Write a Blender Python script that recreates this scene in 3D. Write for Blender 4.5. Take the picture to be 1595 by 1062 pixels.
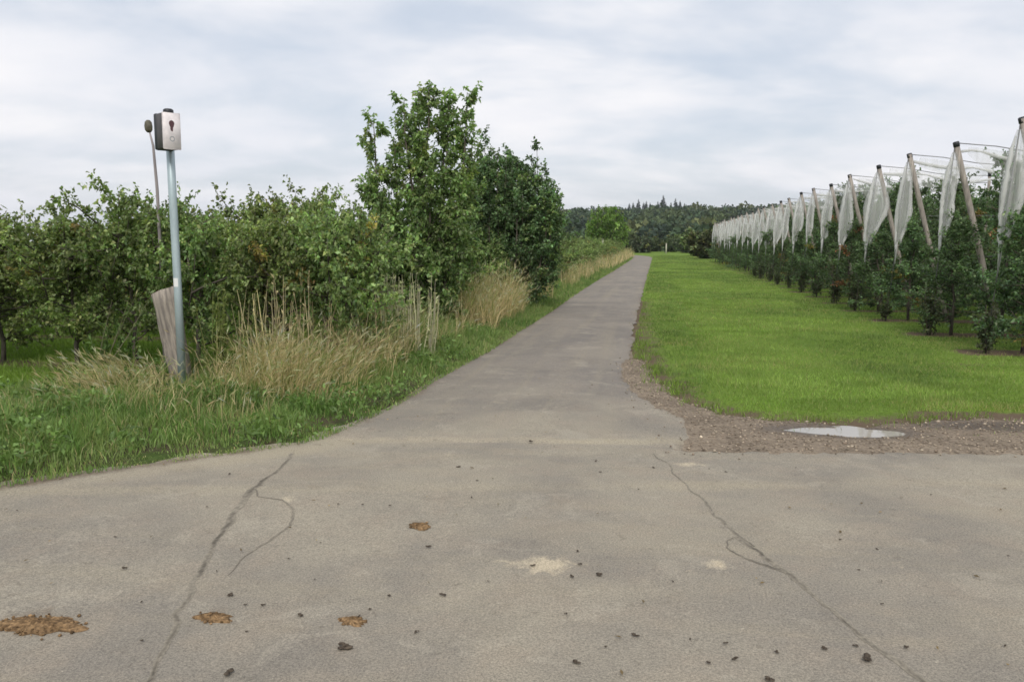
import bpy, math, random
import numpy as np
from mathutils import Vector
from mathutils.geometry import delaunay_2d_cdt

for o in list(bpy.data.objects):
    bpy.data.objects.remove(o)
random.seed(7)
rng = np.random.default_rng(11)
R = math.radians
sc = bpy.context.scene
C = sc.collection

# ------------------------------------------------------------------ camera, world, sun, exposure
cam = bpy.data.objects.new('camera', bpy.data.cameras.new('camera'))
C.objects.link(cam)
cam.location = (0, 0, 1.7)
cam.rotation_euler = (R(90 - 6.736), 0, R(9.828))
cam.data.sensor_width = 36
cam.data.lens = 1287 / 1595 * 36
cam.data.clip_start = 0.05
cam.data.clip_end = 8000
sc.camera = cam
sc.render.engine = 'CYCLES'
sc.cycles.max_bounces = 7
sc.cycles.transparent_max_bounces = 12
sc.cycles.filter_width = 1.6
sc.view_settings.view_transform = 'Standard'
sc.view_settings.look = 'None'
sc.view_settings.exposure = 0.55
sc.view_settings.gamma = 1.0

SUN_EL, SUN_AZ = 43.0, 172.0          # compass degrees clockwise from the track's direction (+Y)
sun = bpy.data.objects.new('sun', bpy.data.lights.new('sun', 'SUN'))
C.objects.link(sun)
sun.data.energy = 1.5
sun.data.angle = R(22)
sun.data.color = (1.0, 0.955, 0.88)
sd = Vector((math.sin(R(SUN_AZ)) * math.cos(R(SUN_EL)), math.cos(R(SUN_AZ)) * math.cos(R(SUN_EL)), math.sin(R(SUN_EL))))
sun.rotation_euler = sd.to_track_quat('Z', 'Y').to_euler()
sun.location = sd * 50

world = bpy.data.worlds.new('World')
sc.world = world
world.use_nodes = True
nt = world.node_tree
nt.nodes.clear()


class NT:
    """small node-graph helper"""
    def __init__(s, tree):
        s.t = tree

    def n(s, typ, **kw):
        nd = s.t.nodes.new(typ)
        for k, v in kw.items():
            if k.startswith('i_'):
                key = k[2:]
                key = int(key) if key.isdigit() else key.replace('_', ' ')
                nd.inputs[key].default_value = v
            else:
                setattr(nd, k, v)
        return nd

    def l(s, a, b):
        s.t.links.new(a, b)

    def math(s, op, a, b=None, clamp=False):
        m = s.n('ShaderNodeMath', operation=op, use_clamp=clamp)
        for i, x in enumerate((a, b)):
            if x is None:
                continue
            if isinstance(x, (int, float)):
                m.inputs[i].default_value = x
            else:
                s.l(x, m.inputs[i])
        return m.outputs[0]

    def mix(s, fac, a, b, blend='MIX'):
        m = s.n('ShaderNodeMix', data_type='RGBA', blend_type=blend)
        for sock, x in ((m.inputs[0], fac), (m.inputs[6], a), (m.inputs[7], b)):
            if isinstance(x, (int, float)):
                sock.default_value = x
            elif isinstance(x, tuple):
                sock.default_value = x if len(x) == 4 else (*x, 1)
            else:
                s.l(x, sock)
        return m.outputs[2]

    def noise(s, vec, scale, detail=4, rough=0.55, dist=0.0):
        nd = s.n('ShaderNodeTexNoise')
        nd.inputs['Scale'].default_value = scale
        nd.inputs['Detail'].default_value = detail
        nd.inputs['Roughness'].default_value = rough
        nd.inputs['Distortion'].default_value = dist
        if vec is not None:
            s.l(vec, nd.inputs['Vector'])
        return nd.outputs['Fac']

    def ramp(s, fac, lo, hi):
        m = s.n('ShaderNodeMapRange', clamp=True, interpolation_type='SMOOTHSTEP')
        m.inputs[1].default_value = lo
        m.inputs[2].default_value = hi
        s.l(fac, m.inputs[0])
        return m.outputs[0]

    def scalevec(s, vec, sx, sy, sz, rot=0.0):
        m = s.n('ShaderNodeMapping')
        m.inputs['Scale'].default_value = (sx, sy, sz)
        m.inputs['Rotation'].default_value = (0, 0, rot)
        s.l(vec, m.inputs['Vector'])
        return m.outputs[0]


# the sky: a Nishita sky seen through the gaps of an even, streaky stratocumulus sheet
w = NT(nt)
sky = w.n('ShaderNodeTexSky', sky_type='NISHITA', sun_disc=False)
sky.sun_elevation = R(SUN_EL)
sky.sun_rotation = R(SUN_AZ)
sky.air_density = 1.2
sky.dust_density = 1.5
tc = w.n('ShaderNodeTexCoord')
sep = w.n('ShaderNodeSeparateXYZ')
w.l(tc.outputs['Generated'], sep.inputs[0])
zz = w.math('ADD', w.math('MAXIMUM', sep.outputs[2], 0.0), 0.24)
comb = w.n('ShaderNodeCombineXYZ')
w.l(w.math('DIVIDE', sep.outputs[0], zz), comb.inputs[0])
w.l(w.math('DIVIDE', sep.outputs[1], zz), comb.inputs[1])
pl = w.scalevec(comb.outputs[0], 1.0, 1.0, 1.0, R(-12))
n1 = w.noise(w.scalevec(pl, 0.9, 1.15, 1.0), 1.0, 5, 0.55, 0.35)
n2 = w.noise(w.scalevec(pl, 2.4, 3.0, 1.0), 1.0, 4, 0.55, 0.25)
n3 = w.noise(w.scalevec(pl, 0.8, 1.3, 1.0, R(30)), 1.0, 3, 0.5, 0.2)
dens = w.math('ADD', w.math('MULTIPLY', n1, 0.7), w.math('MULTIPLY', n2, 0.3))
cover = w.ramp(dens, 0.37, 0.61)
shade = w.ramp(n3, 0.36, 0.64)
cloud = w.mix(shade, (5.85, 6.0, 6.45), (6.85, 6.78, 6.92))
thin = w.mix(0.17, (4.5, 4.85, 5.5), sky.outputs[0])
col = w.mix(cover, thin, cloud)
bg = w.n('ShaderNodeBackground')
bg.inputs['Strength'].default_value = 0.1
w.l(col, bg.inputs['Color'])
wo = w.n('ShaderNodeOutputWorld')
w.l(bg.outputs[0], wo.inputs['Surface'])

# ------------------------------------------------------------------ helpers: objects and meshes


def tag(o, label=None, cat=None, group=None, kind=None):
    if label:
        o['label'] = label
    if cat:
        o['category'] = cat
    if group:
        o['group'] = group
    if kind:
        o['kind'] = kind
    return o


def empty(name, loc=(0, 0, 0), rz=0.0, label=None, cat=None, group=None):
    o = bpy.data.objects.new(name, None)
    C.objects.link(o)
    o.location = loc
    o.rotation_euler = (0, 0, rz)
    o.empty_display_size = 0.1
    return tag(o, label, cat, group)


def copy_tree(o, parent=None):
    c = o.copy()
    C.objects.link(c)
    c.parent = parent
    for ch in o.children:
        copy_tree(ch, c)
    return c


class MB:
    """collects vertices, faces and a colour for each vertex; build() makes ONE mesh"""
    def __init__(s):
        s.v, s.f, s.c, s.n = [], [], [], 0

    def add(s, v, f, c=(1, 1, 1)):
        v = np.asarray(v, float).reshape(-1, 3)
        s.v.append(v)
        fs = f if isinstance(f, list) and len(f) and isinstance(f[0], np.ndarray) and f[0].ndim == 2 else None
        if fs is None:
            bylen = {}
            for q in f:
                bylen.setdefault(len(q), []).append(q)
            fs = [np.array(x, int) for x in bylen.values()]
        for a in fs:
            s.f.append(np.asarray(a, int) + s.n)
        c = np.asarray(c, float)
        if c.ndim == 1:
            c = np.tile(c, (len(v), 1))
        s.c.append(c[:, :3])
        s.n += len(v)

    def tube(s, pts, rad, sides=6, c=(1, 1, 1), cap=True):
        pts = np.asarray(pts, float)
        k = len(pts)
        rad = np.broadcast_to(np.asarray(rad, float), (k,))
        tan = np.gradient(pts, axis=0)
        tan /= np.linalg.norm(tan, axis=1, keepdims=True) + 1e-9
        ref = np.array([0, 0, 1.0]) if abs(tan[0][2]) < 0.9 else np.array([1.0, 0, 0])
        a = np.cross(tan, ref)
        a /= np.linalg.norm(a, axis=1, keepdims=True) + 1e-9
        b = np.cross(tan, a)
        th = np.arange(sides) * 2 * math.pi / sides
        v = pts[:, None, :] + rad[:, None, None] * (np.cos(th)[None, :, None] * a[:, None, :] + np.sin(th)[None, :, None] * b[:, None, :])
        f = []
        i = np.arange(k - 1)[:, None] * sides
        j = np.arange(sides)[None, :]
        j2 = (j + 1) % sides
        q = np.stack([i + j, i + sides + j, i + sides + j2, i + j2], -1).reshape(-1, 4)
        fl = [q]
        if cap:
            if sides == 4:
                fl.append(np.array([[0, 1, 2, 3], [4 * (k - 1) + 3, 4 * (k - 1) + 2, 4 * (k - 1) + 1, 4 * (k - 1)]]))
            else:
                v2 = np.concatenate([v.reshape(-1, 3), pts[:1], pts[-1:]])
                n0 = k * sides
                c0 = np.array([[n0, (m + 1) % sides, m] for m in range(sides)])
                c1 = np.array([[n0 + 1, (k - 1) * sides + m, (k - 1) * sides + (m + 1) % sides] for m in range(sides)])
                s.add(v2, [q, c0[:, ::-1], c1[:, ::-1]], c)
                return
        s.add(v.reshape(-1, 3), fl, c)

    def box(s, lo, hi, c=(1, 1, 1), bev=0.0):
        x0, y0, z0 = lo
        x1, y1, z1 = hi
        if bev <= 0:
            v = [(x, y, z) for z in (z0, z1) for y in (y0, y1) for x in (x0, x1)]
            f = [(0, 2, 3, 1), (4, 5, 7, 6), (0, 1, 5, 4), (2, 6, 7, 3), (0, 4, 6, 2), (1, 3, 7, 5)]
            s.add(v, f, c)
            return
        b = bev
        rings = []
        for z, i in ((z0, b), (z0 + b, 0), (z1 - b, 0), (z1, b)):
            X0, X1, Y0, Y1 = x0 + i, x1 - i, y0 + i, y1 - i
            e = b
            rings.append([(X0 + e, Y0, z), (X1 - e, Y0, z), (X1, Y0 + e, z), (X1, Y1 - e, z), (X1 - e, Y1, z), (X0 + e, Y1, z), (X0, Y1 - e, z), (X0, Y0 + e, z)])
        v = [p for r_ in rings for p in r_]
        f = []
        for r_ in range(3):
            for m in range(8):
                f.append((r_ * 8 + m, r_ * 8 + (m + 1) % 8, r_ * 8 + 8 + (m + 1) % 8, r_ * 8 + 8 + m))
        f.append(tuple(range(7, -1, -1)))
        f.append(tuple(range(24, 32)))
        s.add(v, f, c)

    def mesh(s, name, mat=None, smooth=False):
        me = bpy.data.meshes.new(name)
        v = np.concatenate(s.v).astype(np.float32)
        cc = np.concatenate(s.c).astype(np.float32)
        loops = np.concatenate([a.reshape(-1) for a in s.f]).astype(np.int32)
        tot = np.concatenate([np.full(len(a), a.shape[1]) for a in s.f]).astype(np.int32)
        start = np.concatenate([[0], np.cumsum(tot)[:-1]]).astype(np.int32)
        me.vertices.add(len(v))
        me.vertices.foreach_set('co', v.ravel())
        me.loops.add(len(loops))
        me.loops.foreach_set('vertex_index', loops)
        me.polygons.add(len(tot))
        me.polygons.foreach_set('loop_start', start)
        me.polygons.foreach_set('loop_total', tot)
        if smooth:
            me.polygons.foreach_set('use_smooth', np.ones(len(tot), bool))
        at = me.attributes.new('tint', 'FLOAT_COLOR', 'POINT')
        at.data.foreach_set('color', np.concatenate([cc, np.ones((len(cc), 1), np.float32)], 1).ravel())
        me.update(calc_edges=True)
        me.validate()
        if mat:
            me.materials.append(mat)
        return me

    def build(s, name, mat=None, parent=None, smooth=False):
        o = bpy.data.objects.new(name, s.mesh(name, mat, smooth))
        C.objects.link(o)
        o.parent = parent
        return o


# ------------------------------------------------------------------ materials
def new_mat(name):
    m = bpy.data.materials.new(name)
    m.use_nodes = True
    m.node_tree.nodes.clear()
    return m, NT(m.node_tree)


def finish(g, shader, disp=None):
    o = g.n('ShaderNodeOutputMaterial')
    g.l(shader, o.inputs['Surface'])


def bump(g, height, strength, dist):
    b = g.n('ShaderNodeBump')
    b.inputs['Strength'].default_value = strength
    b.inputs['Distance'].default_value = dist
    g.l(height, b.inputs['Height'])
    return b.outputs[0]


def leaf_mat(name, transl=0.42, rough=0.45, spec=0.35):
    m, g = new_mat(name)
    at = g.n('ShaderNodeAttribute', attribute_name='tint')
    oi = g.n('ShaderNodeObjectInfo')
    hs = g.n('ShaderNodeHueSaturation')
    g.l(g.math('ADD', g.math('MULTIPLY', oi.outputs['Random'], 0.03), 0.485), hs.inputs['Hue'])
    g.l(g.math('ADD', g.math('MULTIPLY', oi.outputs['Random'], 0.3), 0.85), hs.inputs['Value'])
    g.l(at.outputs['Color'], hs.inputs['Color'])
    p = g.n('ShaderNodeBsdfPrincipled')
    p.inputs['Roughness'].default_value = rough
    p.inputs['Specular IOR Level'].default_value = spec
    g.l(hs.outputs[0], p.inputs['Base Color'])
    t = g.n('ShaderNodeBsdfTranslucent')
    g.l(g.mix(1.0, hs.outputs[0], (1.02, 1.16, 0.55), 'MULTIPLY'), t.inputs['Color'])
    mx = g.n('ShaderNodeMixShader')
    mx.inputs[0].default_value = transl
    g.l(p.outputs[0], mx.inputs[1])
    g.l(t.outputs[0], mx.inputs[2])
    finish(g, mx.outputs[0])
    return m


def simple_mat(name, col, rough=0.7, metal=0.0, nscale=0.0, namt=0.25, attr=False, spec=0.4, stretch=(1, 1, 1), bmp=0.0):
    m, g = new_mat(name)
    p = g.n('ShaderNodeBsdfPrincipled')
    p.inputs['Roughness'].default_value = rough
    p.inputs['Metallic'].default_value = metal
    p.inputs['Specular IOR Level'].default_value = spec
    base = (*col, 1)
    out = None
    if attr:
        out = g.n('ShaderNodeAttribute', attribute_name='tint').outputs['Color']
        if col != (1, 1, 1):
            out = g.mix(1.0, out, base, 'MULTIPLY')
    if nscale:
        tcn = g.n('ShaderNodeTexCoord')
        v = g.scalevec(tcn.outputs['Object'], *stretch)
        nz = g.noise(v, nscale, 5, 0.6)
        k = g.ramp(nz, 0.3, 0.7)
        dark = g.mix(1.0, out if out else base, (1 - namt, 1 - namt, 1 - namt * 0.9), 'MULTIPLY')
        lite = g.mix(1.0, out if out else base, (1 + namt, 1 + namt, 1 + namt), 'MULTIPLY')
        out = g.mix(k, dark, lite)
        if bmp:
            g.l(bump(g, nz, 0.8, bmp), p.inputs['Normal'])
    if out is None:
        p.inputs['Base Color'].default_value = base
    else:
        g.l(out, p.inputs['Base Color'])
    finish(g, p.outputs[0])
    return m


M_LEAF = leaf_mat('apple_leaf')
M_LEAF2 = leaf_mat('tree_leaf', 0.46)
M_GRASS = leaf_mat('grass_blade', 0.35, 0.5, 0.3)
M_STRAW = leaf_mat('dry_straw', 0.35, 0.7, 0.15)
M_FAR = leaf_mat('far_foliage', 0.15, 0.8, 0.1)
M_BARK = simple_mat('bark', (0.10, 0.085, 0.065), 0.9, nscale=14, namt=0.5, stretch=(1, 1, 0.25), bmp=0.01)
M_WOODPOST = simple_mat('weathered_post_wood', (0.27, 0.235, 0.195), 0.9, nscale=9, namt=0.4, stretch=(3, 3, 0.35), bmp=0.012)
M_TRELLIS = simple_mat('trellis_post_wood', (0.31, 0.275, 0.235), 0.85, nscale=10, namt=0.35, stretch=(3, 3, 0.3), bmp=0.006)
M_CAP = simple_mat('dark_plastic', (0.025, 0.027, 0.03), 0.5)
M_WIRE = simple_mat('steel_wire', (0.22, 0.22, 0.22), 0.5, 0.6)
M_GALV = simple_mat('galvanised_steel', (0.42, 0.50, 0.52), 0.45, 0.35, nscale=7, namt=0.12, stretch=(1, 1, 0.3))
M_BOXD = simple_mat('box_casing', (0.035, 0.04, 0.042), 0.55, nscale=6, namt=0.3)
M_BOXS = simple_mat('box_side_panel', (0.085, 0.08, 0.08), 0.6, nscale=6, namt=0.25)
M_BOXW = simple_mat('box_front', (0.80, 0.74, 0.73), 0.5, nscale=9, namt=0.14)
M_MARK = simple_mat('front_mark', (0.10, 0.045, 0.05), 0.6)
M_MARKG = simple_mat('front_mark_grey', (0.36, 0.37, 0.38), 0.6)
M_STICK = simple_mat('sticker', (0.75, 0.75, 0.74), 0.5)
M_SENSOR = simple_mat('sensor_head', (0.10, 0.09, 0.06), 0.6, nscale=30, namt=0.3)
M_THIN = simple_mat('thin_pole_wood', (0.28, 0.25, 0.24), 0.8, nscale=8, namt=0.25, stretch=(2, 2, 0.3))
M_DUNG = simple_mat('horse_dung', (1, 1, 1), 0.95, attr=True, nscale=60, namt=0.45, spec=0.1, bmp=0.01)
M_CLOD = simple_mat('soil_clod', (0.085, 0.068, 0.050), 0.95, nscale=50, namt=0.5, spec=0.1, bmp=0.006)
M_STONE = simple_mat('gravel_stone', (1, 1, 1), 0.85, attr=True, spec=0.3)
M_PALE = simple_mat('pale_paint', (0.62, 0.58, 0.48), 0.7, nscale=5, namt=0.15)

# net: thin white monofilament cloth, part of it open holes
M_NET, g = new_mat('hail_net')
d = g.n('ShaderNodeBsdfDiffuse')
tcn = g.n('ShaderNodeTexCoord')
nz = g.noise(g.scalevec(tcn.outputs['Object'], 6, 6, 0.7), 2.0, 4, 0.6)
g.l(g.mix(g.ramp(nz, 0.3, 0.7), (0.72, 0.71, 0.68), (0.88, 0.88, 0.87)), d.inputs['Color'])
t = g.n('ShaderNodeBsdfTranslucent')
t.inputs['Color'].default_value = (0.8, 0.8, 0.78, 1)
mx = g.n('ShaderNodeMixShader')
mx.inputs[0].default_value = 0.35
g.l(d.outputs[0], mx.inputs[1])
g.l(t.outputs[0], mx.inputs[2])
tr = g.n('ShaderNodeBsdfTransparent')
mx2 = g.n('ShaderNodeMixShader')
g.l(g.math('ADD', g.math('MULTIPLY', nz, 0.5), 0.08), mx2.inputs[0])
g.l(mx.outputs[0], mx2.inputs[1])
g.l(tr.outputs[0], mx2.inputs[2])
finish(g, mx2.outputs[0])


M_NET2 = M_NET.copy()
M_NET2.name = 'hail_net_single_layer'
for n_ in M_NET2.node_tree.nodes:
    if n_.type == 'MATH' and n_.operation == 'ADD':
        n_.inputs[1].default_value = 0.44


def road_material(name, base, dark, warm, track=False):
    m, g = new_mat(name)
    geo = g.n('ShaderNodeNewGeometry')
    P = geo.outputs['Position']
    big = g.noise(P, 0.55, 5, 0.6, 0.4)
    mid = g.noise(P, 2.6, 6, 0.65, 0.2)
    stre = g.noise(g.scalevec(P, 0.35, 3.2, 1, R(-9)) if not track else g.scalevec(P, 3.0, 0.12, 1), 1.0, 5, 0.6, 0.2)
    fine = g.noise(P, 95, 4, 0.75)
    fine2 = g.noise(P, 240, 2, 0.6)
    at = g.n('ShaderNodeAttribute', attribute_name='tint')
    sp = g.n('ShaderNodeSeparateColor')
    g.l(at.outputs['Color'], sp.inputs[0])
    if track:      # the two coats of asphalt run into each other at the mouth of the track
        sx = g.n('ShaderNodeSeparateXYZ')
        g.l(P, sx.inputs[0])
        join = g.ramp(g.math('ADD', sx.outputs[1], g.math('MULTIPLY', g.math('SUBTRACT', mid, 0.5), 3.0)), 6.8, 10.5)
        base, dark, warm = [g.mix(join, a_, b_) for a_, b_ in zip(ROADC, (base, dark, warm))]
    c = g.mix(g.ramp(big, 0.36, 0.64), dark, base)
    c = g.mix(g.math('MULTIPLY', g.ramp(mid, 0.42, 0.72), 0.55), c, warm)
    c = g.mix(g.math('MULTIPLY', g.ramp(stre, 0.45, 0.75), 0.35), c, (0.345, 0.30, 0.215))
    # sand and dust patches (R), pale tyre-worn dust (G), damp dark dirt (B)
    brk = g.noise(P, 9, 5, 0.7, 0.6)
    sand = g.ramp(g.math('ADD', sp.outputs[0], g.math('MULTIPLY', g.math('SUBTRACT', brk, 0.5), 1.9)), 0.35, 1.0)
    c = g.mix(g.math('MULTIPLY', sand, 0.72), c, (0.58, 0.49, 0.345))
    dust = g.ramp(g.math('ADD', sp.outputs[1], g.math('MULTIPLY', g.math('SUBTRACT', brk, 0.5), 0.7)), 0.2, 0.9)
    c = g.mix(g.math('MULTIPLY', dust, 0.55), c, (0.385, 0.335, 0.24))
    drt = g.ramp(g.math('ADD', sp.outputs[2], g.math('MULTIPLY', g.math('SUBTRACT', brk, 0.5), 0.9)), 0.3, 0.9)
    c = g.mix(g.math('MULTIPLY', drt, 0.7), c, (0.17, 0.125, 0.085))
    wr_ = g.noise(P, 1.15, 7, 0.72, 0.8)
    c = g.mix(g.math('MULTIPLY', g.ramp(wr_, 0.53, 0.60), 0.30), c, g.mix(1.0, c, (0.78, 0.775, 0.78), 'MULTIPLY'))
    wr2 = g.noise(P, 1.9, 7, 0.75, 0.6)
    c = g.mix(g.math('MULTIPLY', g.ramp(wr2, 0.55, 0.62), 0.32), c, (0.40, 0.36, 0.285))
    # oily and dusty specks
    sp1 = g.noise(P, 17, 3, 0.6, 0.4)
    sp2 = g.noise(P, 31, 3, 0.6, 0.2)
    c = g.mix(g.math('MULTIPLY', g.ramp(sp1, 0.62, 0.74), 0.5), c, g.mix(1.0, c, (0.6, 0.58, 0.56), 'MULTIPLY'))
    c = g.mix(g.math('MULTIPLY', g.ramp(sp2, 0.64, 0.76), 0.5), c, (0.47, 0.42, 0.33))
    # aggregate speckle
    k = g.math('ADD', g.math('MULTIPLY', fine, 0.9), g.math('MULTIPLY', fine2, 0.6))
    lo = g.mix(1.0, c, (0.56, 0.56, 0.57), 'MULTIPLY')
    hi = g.mix(1.0, c, (1.40, 1.39, 1.37), 'MULTIPLY')
    c = g.mix(g.ramp(k, 0.5, 1.0), lo, hi)
    p = g.n('ShaderNodeBsdfPrincipled')
    p.inputs['Roughness'].default_value = 0.88
    p.inputs['Specular IOR Level'].default_value = 0.25
    g.l(c, p.inputs['Base Color'])
    g.l(bump(g, g.math('ADD', fine, g.math('MULTIPLY', mid, 1.5)), 0.5, 0.006), p.inputs['Normal'])
    finish(g, p.outputs[0])
    return m


ROADC = ((0.325, 0.290, 0.226), (0.235, 0.212, 0.176), (0.318, 0.268, 0.206))
M_ROAD = road_material('crossing_asphalt', *ROADC)
M_TRACK = road_material('track_asphalt', (0.250, 0.222, 0.187), (0.196, 0.177, 0.156), (0.262, 0.226, 0.186), True)

M_GROUND, g = new_mat('meadow_ground')
geo = g.n('ShaderNodeNewGeometry')
P = geo.outputs['Position']
n_a = g.noise(P, 0.7, 5, 0.6, 0.3)
n_b = g.noise(g.scalevec(P, 3.0, 1.4, 1), 2.2, 6, 0.7)
n_c = g.noise(P, 26, 4, 0.7)
at = g.n('ShaderNodeAttribute', attribute_name='tint')
sp = g.n('ShaderNodeSeparateColor')
g.l(at.outputs['Color'], sp.inputs[0])
c = g.mix(g.ramp(n_a, 0.3, 0.7), (0.118, 0.190, 0.028), (0.158, 0.238, 0.040))
c = g.mix(g.math('MULTIPLY', g.ramp(n_b, 0.5, 0.8), 0.45), c, (0.165, 0.215, 0.05))
c = g.mix(g.ramp(n_c, 0.25, 0.75), g.mix(1.0, c, (0.6, 0.62, 0.6), 'MULTIPLY'), g.mix(1.0, c, (1.3, 1.28, 1.2), 'MULTIPLY'))
soil = g.ramp(g.math('ADD', sp.outputs[0], g.math('MULTIPLY', g.math('SUBTRACT', n_b, 0.5), 0.9)), 0.35, 0.65)
c = g.mix(soil, c, g.mix(n_c, (0.085, 0.06, 0.04), (0.19, 0.14, 0.095)))
wood = sp.outputs[1]
c = g.mix(wood, c, (0.03, 0.045, 0.02))
p = g.n('ShaderNodeBsdfPrincipled')
p.inputs['Roughness'].default_value = 0.95
p.inputs['Specular IOR Level'].default_value = 0.1
g.l(c, p.inputs['Base Color'])
g.l(bump(g, n_c, 0.7, 0.03), p.inputs['Normal'])
finish(g, p.outputs[0])

M_VERGE, g = new_mat('verge_soil')
geo = g.n('ShaderNodeNewGeometry')
P = geo.outputs['Position']
n_c = g.noise(P, 18, 5, 0.7)
n_b = g.noise(P, 2.5, 5, 0.6)
c = g.mix(g.ramp(n_b, 0.4, 0.65), (0.10, 0.085, 0.05), (0.075, 0.115, 0.03))
c = g.mix(g.ramp(n_c, 0.25, 0.75), g.mix(1.0, c, (0.55, 0.55, 0.55), 'MULTIPLY'), c)
p = g.n('ShaderNodeBsdfPrincipled')
p.inputs['Roughness'].default_value = 0.95
p.inputs['Specular IOR Level'].default_value = 0.1
g.l(c, p.inputs['Base Color'])
g.l(bump(g, n_c, 0.8, 0.03), p.inputs['Normal'])
finish(g, p.outputs[0])

M_GRAVEL, g = new_mat('gravel_bed')
geo = g.n('ShaderNodeNewGeometry')
P = geo.outputs['Position']
vor = g.n('ShaderNodeTexVoronoi')
vor.inputs['Scale'].default_value = 42
g.l(P, vor.inputs['Vector'])
n_b = g.noise(P, 2.2, 5, 0.65, 0.3)
n_c = g.noise(P, 30, 4, 0.7)
c = g.mix(g.ramp(n_b, 0.35, 0.65), (0.172, 0.138, 0.100), (0.29, 0.238, 0.175))
c = g.mix(0.35, c, g.mix(g.math('FRACT', g.math('MULTIPLY', vor.outputs['Distance'], 7.0)), (0.125, 0.098, 0.074), (0.35, 0.295, 0.225)))
c = g.mix(g.ramp(n_c, 0.3, 0.7), g.mix(1.0, c, (0.65, 0.63, 0.62), 'MULTIPLY'), g.mix(1.0, c, (1.25, 1.22, 1.2), 'MULTIPLY'))
p = g.n('ShaderNodeBsdfPrincipled')
at = g.n('ShaderNodeAttribute', attribute_name='tint')
sp = g.n('ShaderNodeSeparateColor')
g.l(at.outputs['Color'], sp.inputs[0])
wetf = g.ramp(g.math('ADD', sp.outputs[0], g.math('MULTIPLY', g.math('SUBTRACT', n_b, 0.5), 0.9)), 0.25, 0.75)
c = g.mix(wetf, c, g.mix(1.0, c, (0.5, 0.48, 0.48), 'MULTIPLY'))
g.l(g.math('SUBTRACT', 0.9, g.math('MULTIPLY', wetf, 0.5)), p.inputs['Roughness'])
p.inputs['Specular IOR Level'].default_value = 0.2
g.l(c, p.inputs['Base Color'])
g.l(bump(g, vor.outputs['Distance'], 0.8, 0.012), p.inputs['Normal'])
finish(g, p.outputs[0])

M_WATER, g = new_mat('puddle_water')
p = g.n('ShaderNodeBsdfPrincipled')
p.inputs['Base Color'].default_value = (0.34, 0.31, 0.26, 1)
p.inputs['Roughness'].default_value = 0.03
p.inputs['IOR'].default_value = 1.33
p.inputs['Specular IOR Level'].default_value = 1.0
geo = g.n('ShaderNodeNewGeometry')
g.l(bump(g, g.noise(geo.outputs['Position'], 9, 3, 0.5), 0.05, 0.004), p.inputs['Normal'])
finish(g, p.outputs[0])

M_CRACK, g = new_mat('crack_filler')
geo = g.n('ShaderNodeNewGeometry')
n_c = g.noise(geo.outputs['Position'], 40, 4, 0.7)
p = g.n('ShaderNodeBsdfPrincipled')
p.inputs['Roughness'].default_value = 0.9
p.inputs['Specular IOR Level'].default_value = 0.15
at = g.n('ShaderNodeAttribute', attribute_name='tint')
g.l(g.mix(1.0, at.outputs['Color'], g.mix(g.ramp(n_c, 0.3, 0.75), (0.72, 0.72, 0.73), (1.2, 1.2, 1.2)), 'MULTIPLY'), p.inputs['Base Color'])
g.l(bump(g, n_c, 0.7, 0.01), p.inputs['Normal'])
finish(g, p.outputs[0])

# ------------------------------------------------------------------ ground geometry helpers
EDGE_L = np.array([(-16, -5.0), (-9, 0.6), (-6.2, 3.3), (-5.1, 4.25), (-4.43, 4.86), (-4.12, 5.23), (-3.78, 5.55), (-3.43, 5.88), (-3.1, 6.18), (-2.83, 6.5), (-2.72, 7.2), (-2.64, 8.0), (-2.62, 8.7),
                   (-2.66, 9.5), (-2.6, 11.0), (-2.55, 12.5), (-2.54, 17.2), (-2.54, 20.6), (-2.6, 29), (-2.6, 40), (-2.5, 54), (-2.5, 86), (-2.6, 98), (-3.4, 106), (-5.6, 114), (-9, 120), (-14, 124)])
EDGE_R = np.array([(-14, 129), (-7, 125), (-2.6, 118), (-0.8, 108), (-0.41, 97.6), (-0.43, 44), (-0.41, 24.5), (-0.41, 18.3), (-0.35, 13.7), (-0.38, 11.8), (-0.38, 10.5), (-0.24, 9.5), (0.09, 8.44), (0.35, 7.87), (0.37, 7.2), (0.26, 6.72)])
LAWN_E = np.array([(-0.47, 24.5), (-0.36, 15.7), (-0.17, 12.2), (0.10, 10.0), (0.36, 8.83), (0.72, 8.38), (1.12, 8.15), (1.57, 8.02), (1.83, 7.92), (2.42, 8.23), (2.96, 8.45), (3.6, 8.6), (6, 8.9), (16, 9.6)])


def wob(a, b, amp, rs):
    pass


def refine(poly, step, amp, seed, far=40.0):
    """resample a polyline and roughen it; the step grows with distance"""
    rs = np.random.default_rng(seed)
    out = [poly[0]]
    for a, b in zip(poly[:-1], poly[1:]):
        L = np.linalg.norm(b - a)
        st = step * max(1.0, np.linalg.norm((a + b) / 2) / 12.0)
        n = max(1, int(L / st))
        nrm = np.array([-(b - a)[1], (b - a)[0]]) / (L + 1e-9)
        for i in range(1, n + 1):
            q = a + (b - a) * i / n
            out.append(q + nrm * rs.normal(0, amp) * (i < n or True))
    return np.array(out)


def dist_poly(p, poly):
    """distance of points p (N,2) to a polyline"""
    p = np.asarray(p, float)
    best = np.full(len(p), 1e9)
    for a, b in zip(poly[:-1], poly[1:]):
        ab = b - a
        t = np.clip(((p - a) @ ab) / (ab @ ab), 0, 1)
        d = np.linalg.norm(p - (a + t[:, None] * ab), axis=1)
        best = np.minimum(best, d)
    return best


def inside(p, poly):
    p = np.asarray(p, float)
    x, y = p[:, 0], p[:, 1]
    res = np.zeros(len(p), bool)
    j = len(poly) - 1
    for i in range(len(poly)):
        xi, yi = poly[i]
        xj, yj = poly[j]
        if yi != yj:
            c_ = ((yi > y) != (yj > y)) & (x < (xj - xi) * (y - yi) / (yj - yi) + xi)
            res ^= c_
        j = i
    return res


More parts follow.
